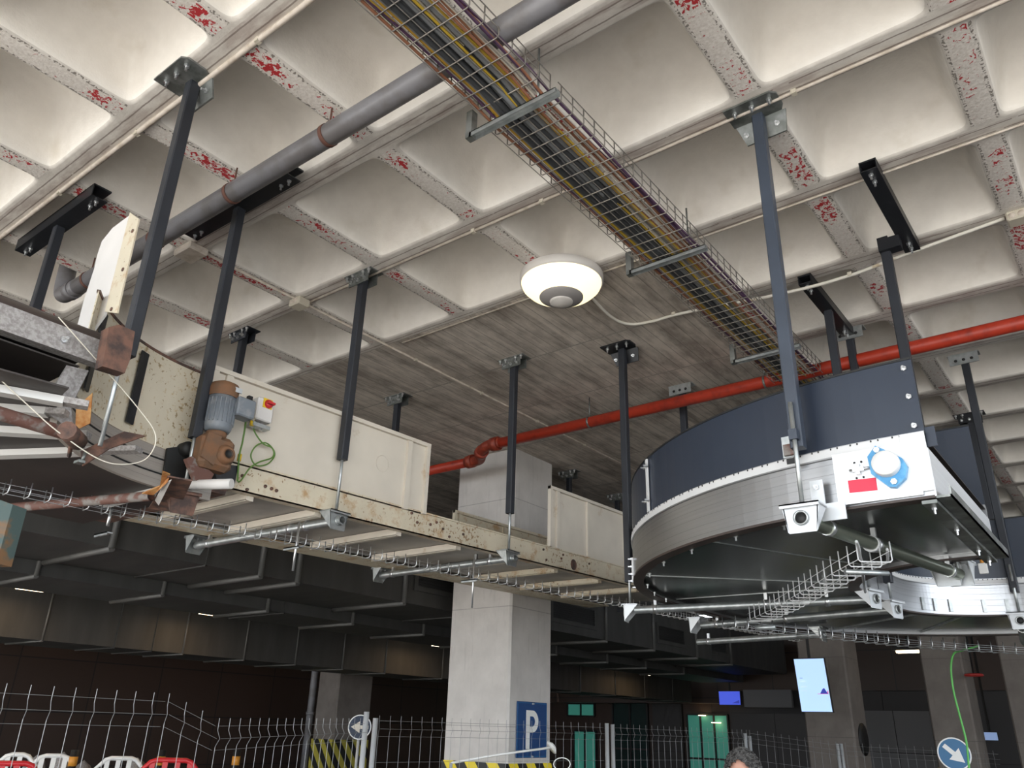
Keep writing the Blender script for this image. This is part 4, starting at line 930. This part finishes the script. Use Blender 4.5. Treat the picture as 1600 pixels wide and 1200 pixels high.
# ------------------------------------------------------------ fence
def post(lab, x, y, h, r=.024):
    t = Thing('fence_post', lab, 'post', (x,y,0), 'galvanised fence posts')
    t.part('tube', MB().tube((x,y,0),(x,y,h),r,14), M['post']); t.part('base', MB().lathe([(0,.12),(.16,.12),(.2,.0)], (x,y,0), n=8, smooth=False), M['column'])
    return t
def fence(lab, A, B, hA, hB, step=.125, phase=0):
    t = Thing('wire_fence', lab, 'fence', ((A[0]+B[0])/2,(A[1]+B[1])/2,0), 'folded wire mesh fence panels')
    A = Vector((*A,0)); B = Vector((*B,0)); L = (B-A).length; d = (B-A)/L; s = Vector((-d.y,d.x,0)); mb = MB()
    def z(h, u): return Vector((0,0,h-2.0+hA+(hB-hA)*u/L))
    n = int(L/step)
    for k in range(n+1):
        u = k*step+phase
        if u > L: break
        c = A+d*u; q = d*.012+s*.03; pr = [(2.0,0),(1.93,0),(1.885,1),(1.84,0),(1.3,0),(1.255,1),(1.21,0),(.7,0),(.655,1),(.61,0),(.1,0)]
        mb.path([c+z(h,u)-q*o for h, o in pr], .0021, 4)
    for h, o in ((1.955,0),(1.885,1),(1.82,0),(1.60,0),(1.32,0),(1.255,1),(1.19,0),(.9,0),(.655,1),(.3,0),(.12,0)):
        mb.path([A+z(h,0)-s*.03*o, B+z(h,L)-s*.03*o], .0015, 4)
    t.part('wire_mesh', mb, M['wire'])
fence('wire fence panel at the far left edge', (-4.2,.3), (-4.65,2.72), 1.985, 1.985)
fence('short bent fence piece stepping down at left', (-4.65,2.74), (-4.68,3.1), 1.985, 1.86)
fence('low wire fence panel left of the two posts', (-4.68,3.12), (-5.68,5.25), 1.86, 1.9)
fence('wire fence panel in front of the large column', (-5.95,5.68), (-5.42,8.82), 1.93, 1.94)
fence('wire fence panel right of the large column', (-5.45,9.12), (-5.0,12.1), 1.94, 1.93)
fence('wire fence panel behind the person', (-5.0,12.2), (-4.05,13.3), 1.93, 1.8)
fence('faint wire fence panel at the right', (-4.0,13.35), (-2.2,14.6), 1.8, 1.75)
for lab, p, d in (('nearer post of the left pair',(573,1112),7.8),('farther post of the left pair',(587,1122),8.2),('left post of the middle pair',(948,1130),10.4),('right post of the middle pair',(957,1132),10.6),('post beside the head of the person',(1164,1146),13),('thin post just right of the person',(1171,1150),13.2),('left post before the grey column',(1308,1162),14),('right post before the grey column',(1314,1162),14.1)):
    v = far(*p, d); post(lab, v.x, v.y, v.z)

# ------------------------------------------------------------ signs and screens
def textobj(txt, size, mat, ext=.002, bold=.0):
    cu_ = bpy.data.curves.new('lettering', 'FONT'); cu_.body = txt; cu_.size = size; cu_.extrude = ext; cu_.align_x = 'CENTER'; cu_.align_y = 'CENTER'; cu_.offset = bold
    o = bpy.data.objects.new('lettering', cu_); COL.objects.link(o); cu_.materials.append(mat); return o
sx_ = -5.852
t = Thing('parking_sign', 'blue parking sign with white P on the large column', 'sign', (sx_,7.98,1.85))
pl = t.part('plate', MB().bevbox((sx_-.012,7.69,1.555),(sx_,8.27,2.14),.004), M['signb'])
t.part('border', MB().box((sx_,7.70,1.565),(sx_+.002,8.26,1.572)).box((sx_,7.70,2.123),(sx_+.002,8.26,2.13)).box((sx_,7.70,1.565),(sx_+.002,7.707,2.13)).box((sx_,8.253,1.565),(sx_+.002,8.26,2.13)), M['signc'], pl)
def letterP(x, y, z, w, h):
    mb = MB(); st = w*.30
    mb.box((x,y,z),(x+.003,y+st,z+h))
    ro, ri = h*.29, h*.29-st*.9; cyc, czc = y+w-ro, z+h-ro
    out = [(y+st*.9,z+h)]+[(cyc+ro*math.cos(a), czc+ro*math.sin(a)) for a in [math.radians(90-k*15) for k in range(13)]]+[(y+st*.9,z+h-2*ro)]
    inn = [(y+st*.9,z+h-st*.9)]+[(cyc+ri*math.cos(a), czc+ri*math.sin(a)) for a in [math.radians(90-k*15) for k in range(13)]]+[(y+st*.9,z+h-2*ro+st*.9)]
    for i in range(len(out)-1):
        mb.prism([(x,*out[i]),(x,*out[i+1]),(x,*inn[i+1]),(x,*inn[i])], (.003,0,0))
    return mb
t.part('letter_p', letterP(sx_+.001,7.86,1.645,.235,.405), M['white'], pl)
for q in ((7.98,2.12),(7.98,1.57)): bolt(t, pl, (sx_,*q), (1,0,0), .8)
def arrow_sign(lab, c, rad, ang, n, dm='signc', am='white'):
    t = Thing('arrow_sign', lab, 'sign', c, 'round blue arrow signs'); c = Vector(c); n = Vector(n).normalized(); s = Vector((0,0,1)).cross(n).normalized(); up = Vector((0,0,1))
    pl = t.part('disc', MB().lathe([(0,.0),(rad*.93,.0),(rad*.93,-.01),(0,-.01)], c, n, 32, smooth=False), M[dm])
    t.part('rim', MB().lathe([(rad*.92,.001),(rad,.001),(rad,-.01)], c, n, 32, smooth=False), M['white'], pl)
    ca, sa = math.cos(ang), math.sin(ang)
    def q(a, b): a, b = a*rad, b*rad; return c+n*.002+s*(a*ca-b*sa)+up*(a*sa+b*ca)
    t.part('arrow', MB().prism([q(-.75,.14),(q(.0,.14)),q(.0,-.14),q(-.75,-.14)], n*.002).prism([q(-.02,.48),q(-.02,-.48),q(.75,0)], n*.002), M[am], pl)
    t.part('pole', MB().tube((c.x-n.x*.03,c.y-n.y*.03,0),(c.x-n.x*.03,c.y-n.y*.03,c.z+rad*.2),.02,8), M['post'])
cdir = Vector((.6,-.8,0))
v = far(562,1136,11.5); arrow_sign('dark round sign with pale arrow pointing left by the distant column', v, .15, PI, -Vector((v.x,v.y,0)), 'navyp', 'cream')
v = far(1491,1178,12.0); arrow_sign('blue round sign with white arrow pointing down right', v, .185, -PI/4.2, -Vector((v.x,v.y,0)))
def screen(lab, x0, x1, z0, z1, y, mat, marks=(), rod=True, tilt=0.):
    t = Thing('display_screen', lab, 'screen', ((x0+x1)/2,y,z0))
    sh = lambda z: tilt*(z1-z)
    P = lambda x, z, o: (x+sh(z), y-o, z)
    b = .012
    t.part('casing', MB().prism([P(x0-b,z0-b,0),P(x1+b,z0-b,0),P(x1+b,z1+b,0),P(x0-b,z1+b,0)], (0,.05,0)), M['blk'])
    pn = t.part('panel', MB().prism([P(x0,z0,.0),P(x1,z0,.0),P(x1,z1,.0),P(x0,z1,.0)], (0,-.003,0)), mat)
    for mpoly, mm in marks: t.part('screen_mark', MB().prism([(x0+(x1-x0)*a+sh(z0+(z1-z0)*c), y-.004, z0+(z1-z0)*c) for a, c in mpoly], (0,-.001,0)), mm, pn)
    if rod: t.part('drop_pole', MB().box(((x0+x1)/2-.02,y+.02,z1),((x0+x1)/2+.02,y+.05,HZ+.45)), M['blk'])
navy = emit('screen_navy', (.02,.03,.25), .6); greyt = emit('screen_grey', (.35,.42,.55), .9); redt = emit('screen_crimson', (.5,.1,.25), .6)
marks = [([(.70,.33),(.80,.42),(.86,.44),(.93,.36),(.98,.33)], navy), ([(.62,.335),(.98,.335),(.98,.325),(.62,.325)], redt), ([(.93,.36),(.98,.40),(.98,.345),(.94,.345)], redt), ([(.1,.635),(.2,.635),(.2,.628),(.1,.628)], navy)]
for z in (.59,.575,.56,.48,.465,.39): marks.append(([(.1,z),(.28,z),(.28,z-.006),(.1,z-.006)], greyt))
screen('tall bright portrait screen hanging before the grey column', -4.86,-4.37,2.24,3.05,14.0, emit('screen_pale_blue', (.40,.58,.84), .5), marks, True, .05)
screen('small blue monitor hung right of the teal windows', -9.0,-8.45,2.55,2.86,20.2, emit('screen_blue', (.06,.10,.65), .42), [([(.6,.1),(.95,.35),(.95,.1)], navy)])
screen('tiny pale screen low between the right columns', -2.86,-2.62,1.9,2.03,17.7, emit('screen_dim', (.3,.42,.7), .28), (), True)
struct('trim_3', MB().box((-8.4,20.3,2.5),(-7.2,20.4,2.9)), M['panelw'])
# round dark disc on the grey column side
solo('wall_disc', MB().lathe([(0,0),(.26,0),(.26,.02),(0,.02)], (-4.378,15.65,1.85), (1,0,0), 28), M['blk'], 'dark round disc on the side of the grey column', 'disc', (-4.378,15.65,1.85))

# ------------------------------------------------------------ barriers and bollards
def barrier(lab, x, y, zt, w, mat, g):
    c = Vector((x,y,0)); n = Vector((-x,-y,0)).normalized(); s = Vector((-n.y,n.x,0)); t = Thing('plastic_barrier', lab, 'barrier', c, g)
    def P(a, z): return c+s*a+Vector((0,0,z))
    o = [P(-w/2,.05),P(-w/2,zt-.12),P(-w/2+.1,zt-.02),P(-w/2+.16,zt),P(w/2-.16,zt),P(w/2-.1,zt-.02),P(w/2,zt-.12),P(w/2,.05)]
    t.part('frame', MB().path(o, .028, 8), M[mat])
    mb = MB()
    k = -w/2+.12
    while k < w/2-.08: mb.prism([P(k-.028,.1),P(k+.028,.1),P(k+.028,zt-.02),P(k-.028,zt-.02)], n*.02); k += .13
    mb.prism([P(-w/2,zt-.2),P(w/2,zt-.2),P(w/2,zt-.17),P(-w/2,zt-.17)], n*.02)
    t.part('slats', mb, M[mat]); t.part('feet', MB().cbox(P(-w*.3,.03),(.3,.3,.06)).cbox(P(w*.3,.03),(.3,.3,.06)), M['blk'])
for i, (px, py, d, w, m, lab) in enumerate(((28,1179,12.5,.44,'white','white plastic barrier, leftmost of three'),(85,1181,12.5,.5,'white','white plastic barrier, middle of three'),(190,1185,12.5,.56,'white','white plastic barrier, rightmost of three'),(15,1193,10.5,.62,'redp','red plastic barrier at the left corner'),(268,1188,10.5,.62,'redp','red plastic barrier right of the white ones'))):
    v = far(px, py, d); barrier(lab, v.x, v.y, v.z, w, m, ('white' if m == 'white' else 'red')+' plastic barriers')
for (px, d, top, lab) in ((118,11.5,1172,'dark bollard with orange band between white barriers'),(254,11.5,1172,'dark bollard with orange band behind the red barrier'),(371,11.5,1172,'dark bollard with orange band under the low fence')):
    v = far(px, top, d); t = Thing('bollard', lab, 'bollard', (v.x,v.y,0), 'dark bollards with orange bands')
    t.part('post', MB().tube((v.x,v.y,0),(v.x,v.y,v.z),.045,12), M['blk']); t.part('band', MB().tube((v.x,v.y,v.z-.17),(v.x,v.y,v.z-.07),.048,12), M['orange'])
# bags behind the barriers
for (px, py, lab) in ((58,1180,'crumpled grey sack left of the middle white barrier'),(100,1175,'crumpled grey sack behind the middle white barrier'),(132,1188,'crumpled pale sack right of the middle white barrier'),(215,1184,'dark sack behind the right white barrier')):
    v = far(px, py, 13.2); mb = MB(); vs = []; n1, n2 = 10, 7
    for j in range(n2+1):
        for i in range(n1):
            a = 2*PI*i/n1; b = PI*j/n2; rr = 1+.25*math.sin(i*2.3+j*1.7+px); vs.append((v.x+.2*rr*math.sin(b)*math.cos(a), v.y+.2*rr*math.sin(b)*math.sin(a), v.z*.5+v.z*.5*math.cos(b)*(.96+.04*rr)))
    fs = [(j*n1+i, j*n1+(i+1)%n1, (j+1)*n1+(i+1)%n1, (j+1)*n1+i) for j in range(n2) for i in range(n1)]
    mb.add(vs, fs, 0, True); solo('sack', mb, M['pitted'], lab, 'sack', (v.x,v.y,0), 'sacks behind the barriers')
# slim arm lamp in front of the column
a, b = far(705,1192,9.0), far(862,1168,9.3)
t = Thing('arm_lamp', 'thin white arm with round head crossing the column foot', 'lamp', (a.x,a.y,0))
t.part('arm', MB().path([a, a.lerp(b,.5)+Vector((0,0,.01)), b], .012, 8), M['white']); t.part('head', MB().lathe([(0,.03),(.04,.03),(.075,0),(.07,-.01),(0,-.01)], b, (b-a).normalized()+Vector((0,0,.6)), 20), M['white'])
t.part('stand', MB().tube((a.x,a.y,0), a, .015, 8), M['post'])
t.part('cable_loop', MB().path([far(878+13*math.cos(q),1194-10*math.sin(q),9.3) for q in [k*PI/8 for k in range(-3,12)]], .006, 6), M['white'])

# ------------------------------------------------------------ person (head shows above the frame edge)
def person():
    px, py = -1.92, 4.55; face = (-Vector((px,py,0))).normalized(); face = (face+Vector((-.25,.0,0))).normalized(); side = Vector((-face.y,face.x,0))
    base = Vector((px,py,0)); t = Thing('person', 'person with greying curly hair and dark jacket behind the fence side, looking ahead', 'person', base)
    def P(f, s, z): return base+face*f+side*s+Vector((0,0,z))
    def skin(name, joints, edges, mat, sub=2, parent=None):
        me = bpy.data.meshes.new(name); me.from_pydata([tuple(P(*j[:3])-base) for j in joints], edges, [])
        me.materials.append(mat); o = bpy.data.objects.new(name, me); COL.objects.link(o); o.parent = parent or t.o
        md = o.modifiers.new('skin', 'SKIN'); o.modifiers.new('sub', 'SUBSURF').levels = sub; o.modifiers[-1].render_levels = sub
        sv = me.skin_vertices
        if not len(sv): me.skin_vertices
        for k, j in enumerate(joints):
            lay = me.skin_vertices[0].data[k]; r = j[3]; lay.radius = r if isinstance(r, tuple) else (r, r); lay.use_root = (k == 0)
        for p in me.polygons: p.use_smooth = True
        md.use_smooth_shade = True
        return o
    J = [(0,0,.95,(.15,.11)),(0,0,1.1,(.14,.10)),(0,0,1.3,(.17,.11)),(0,0,1.43,(.14,.09)),(.0,0,1.50,.06),(.01,0,1.58,.055),
         (0,.17,1.42,.06),(-.02,.24,1.15,.045),(.10,.25,.93,.035),(0,-.17,1.42,.06),(-.02,-.24,1.15,.045),(.10,-.25,.93,.035),
         (0,.10,.86,.09),(.02,.11,.48,.058),(-.02,.12,.09,.04),(.14,.13,.035,.035),(0,-.10,.86,.09),(.02,-.11,.48,.058),(-.02,-.12,.09,.04),(.14,-.13,.035,.035)]
    E_ = [(0,1),(1,2),(2,3),(3,4),(4,5),(3,6),(6,7),(7,8),(3,9),(9,10),(10,11),(0,12),(12,13),(13,14),(14,15),(0,16),(16,17),(17,18),(18,19)]
    try: body = skin('body', J, E_, M['cloth'])
    except Exception:
        body = None
        mb = MB()
        for a, b in E_: 
            ra = J[a][3] if not isinstance(J[a][3], tuple) else J[a][3][0]; rb = J[b][3] if not isinstance(J[b][3], tuple) else J[b][3][0]
            mb.tube(P(*J[a][:3]), P(*J[b][:3]), ra, 12, rb)
        body = t.part('body', mb, M['cloth'])
    # head as one surface with brow, nose, cheeks and chin
    n1, n2 = 40, 28; vs = []; fs = []; hz = 1.65
    def g(u, c, w): return math.exp(-((u-c)/w)**2)
    for j in range(n2+1):
        b = PI*j/n2; z = math.cos(b); rr = math.sin(b)
        for i in range(n1):
            a = 2*PI*i/n1; fx, sy = rr*math.cos(a), rr*math.sin(a); s = sy*.078*(1-.22*max(0,-z)**1.5)*(1 if fx < 0 else 1-.06*fx)
            f = fx*(.098 if fx > 0 else .102); zz = z*.118
            if fx > 0:
                f += .026*g(sy,0,.13)*g(z,-.16,.16)+.010*g(sy,0,.2)*g(z,-.02,.16)          # nose
                f += .007*g(z,.16,.09)*g(abs(sy),.3,.3)                                      # brow
                f -= .010*g(abs(sy),.36,.16)*g(z,.03,.09)                                    # eye sockets
                f += .006*g(z,-.47,.05)*g(sy,0,.25)+.005*g(z,-.57,.05)*g(sy,0,.22)-.004*g(z,-.52,.025)*g(sy,0,.25)
                f += .012*g(z,-.85,.15)*g(sy,0,.3)
            vs.append(P(f, s, hz+zz))
    fs = [(j*n1+i, (j+1)*n1+i, (j+1)*n1+(i+1)%n1, j*n1+(i+1)%n1) for j in range(n2) for i in range(n1)]
    hd = t.part('head', MB().add(vs, fs, 0, True), M['skin'])
    for s in (-1, 1):
        t.part('ear', MB().lathe([(0,.012),(.018,.014),(.026,.008),(.028,0)], P(-.005,s*.078,hz-.005), side*s+face*.3, 14), M['skin'], hd)
        t.part('eye', MB().lathe([(0,.011),(.008,.008),(.011,0)], P(.077,s*.03,hz+.006), face, 14), M['white'], hd)
        t.part('pupil', MB().lathe([(0,.0125),(.004,.0115),(.005,.010)], P(.077,s*.03,hz+.006), face, 12), M['blk'], hd)
        t.part('eyebrow', MB().path([P(.094,s*.012,hz+.024), P(.094,s*.03,hz+.03), P(.084,s*.05,hz+.024)], .005, 6), M['hair'], hd)
    t.part('lips', MB().path([P(.088,-.022,hz-.063), P(.098,0,hz-.061), P(.088,.022,hz-.063)], .005, 6), simple('lips', (.42,.16,.13), .5), hd)
    # curly hair: cap plus many small locks
    mb = MB(); vs = []
    for j in range(15):
        b = PI*.62*j/14
        for i in range(32):
            a = 2*PI*i/32; fr = math.cos(a); lim = 1 if fr < .25 else 1-.52*(fr-.25)/.75
            bb = b*lim; z = math.cos(bb); rr = math.sin(bb); bl = .014+.004*math.sin(i*3.1+j*2.3)
            vs.append(P(rr*fr*(.100+bl)-.004, rr*math.sin(a)*(.080+bl), hz+.004+z*(.118+bl)))
    fs = [(j*32+i, (j+1)*32+i, (j+1)*32+(i+1)%32, j*32+(i+1)%32) for j in range(14) for i in range(32)]
    mb.add(vs, fs, 0, True)
    for k in range(420):
        a = random.random()*2*PI; fr = math.cos(a); lim = 1 if fr < .25 else 1-.5*(fr-.25)/.75
        bb = PI*.62*lim*math.sqrt(random.random()); z = math.cos(bb); rr = math.sin(bb)
        nrm = (face*rr*fr+side*rr*math.sin(a)+Vector((0,0,z))); c = P(rr*fr*.112-.004, rr*math.sin(a)*.092, hz+.004+z*.130)
        u, v = frame(nrm); ph = random.random()*6
        mb.path([c, c+nrm*.007+u*.008*math.cos(ph)+v*.008*math.sin(ph), c+nrm*.010+u*.014*math.cos(ph+.9)+v*.014*math.sin(ph+.9), c+nrm*.005+u*.016*math.cos(ph+1.7)+v*.016*math.sin(ph+1.7)], .0032, 4)
    t.part('hair', mb, M['hair'], hd)
    # hands: palm, four fingers and thumb
    for s in (-1, 1):
        pal = P(.115, s*.25, .885); dn = Vector((0,0,-1)); hb = MB(); hb.path([P(.105,s*.25,.93), pal, pal+dn*.045], .026, 10)
        for q, L in enumerate((.066,.076,.072,.056)):
            r0 = pal+dn*.05+face*(.024-.016*q); hb.path([r0-dn*.02, r0+dn*L*.5, r0+dn*L*.8-side*s*.01, r0+dn*L-side*s*.02], .0085, 8)
        r0 = pal+face*.026; hb.path([r0, r0+face*.02+dn*.025, r0+face*.025+dn*.055], .0095, 8)
        t.part('hand', hb, M['skin'], hd if body is None else body)
person()
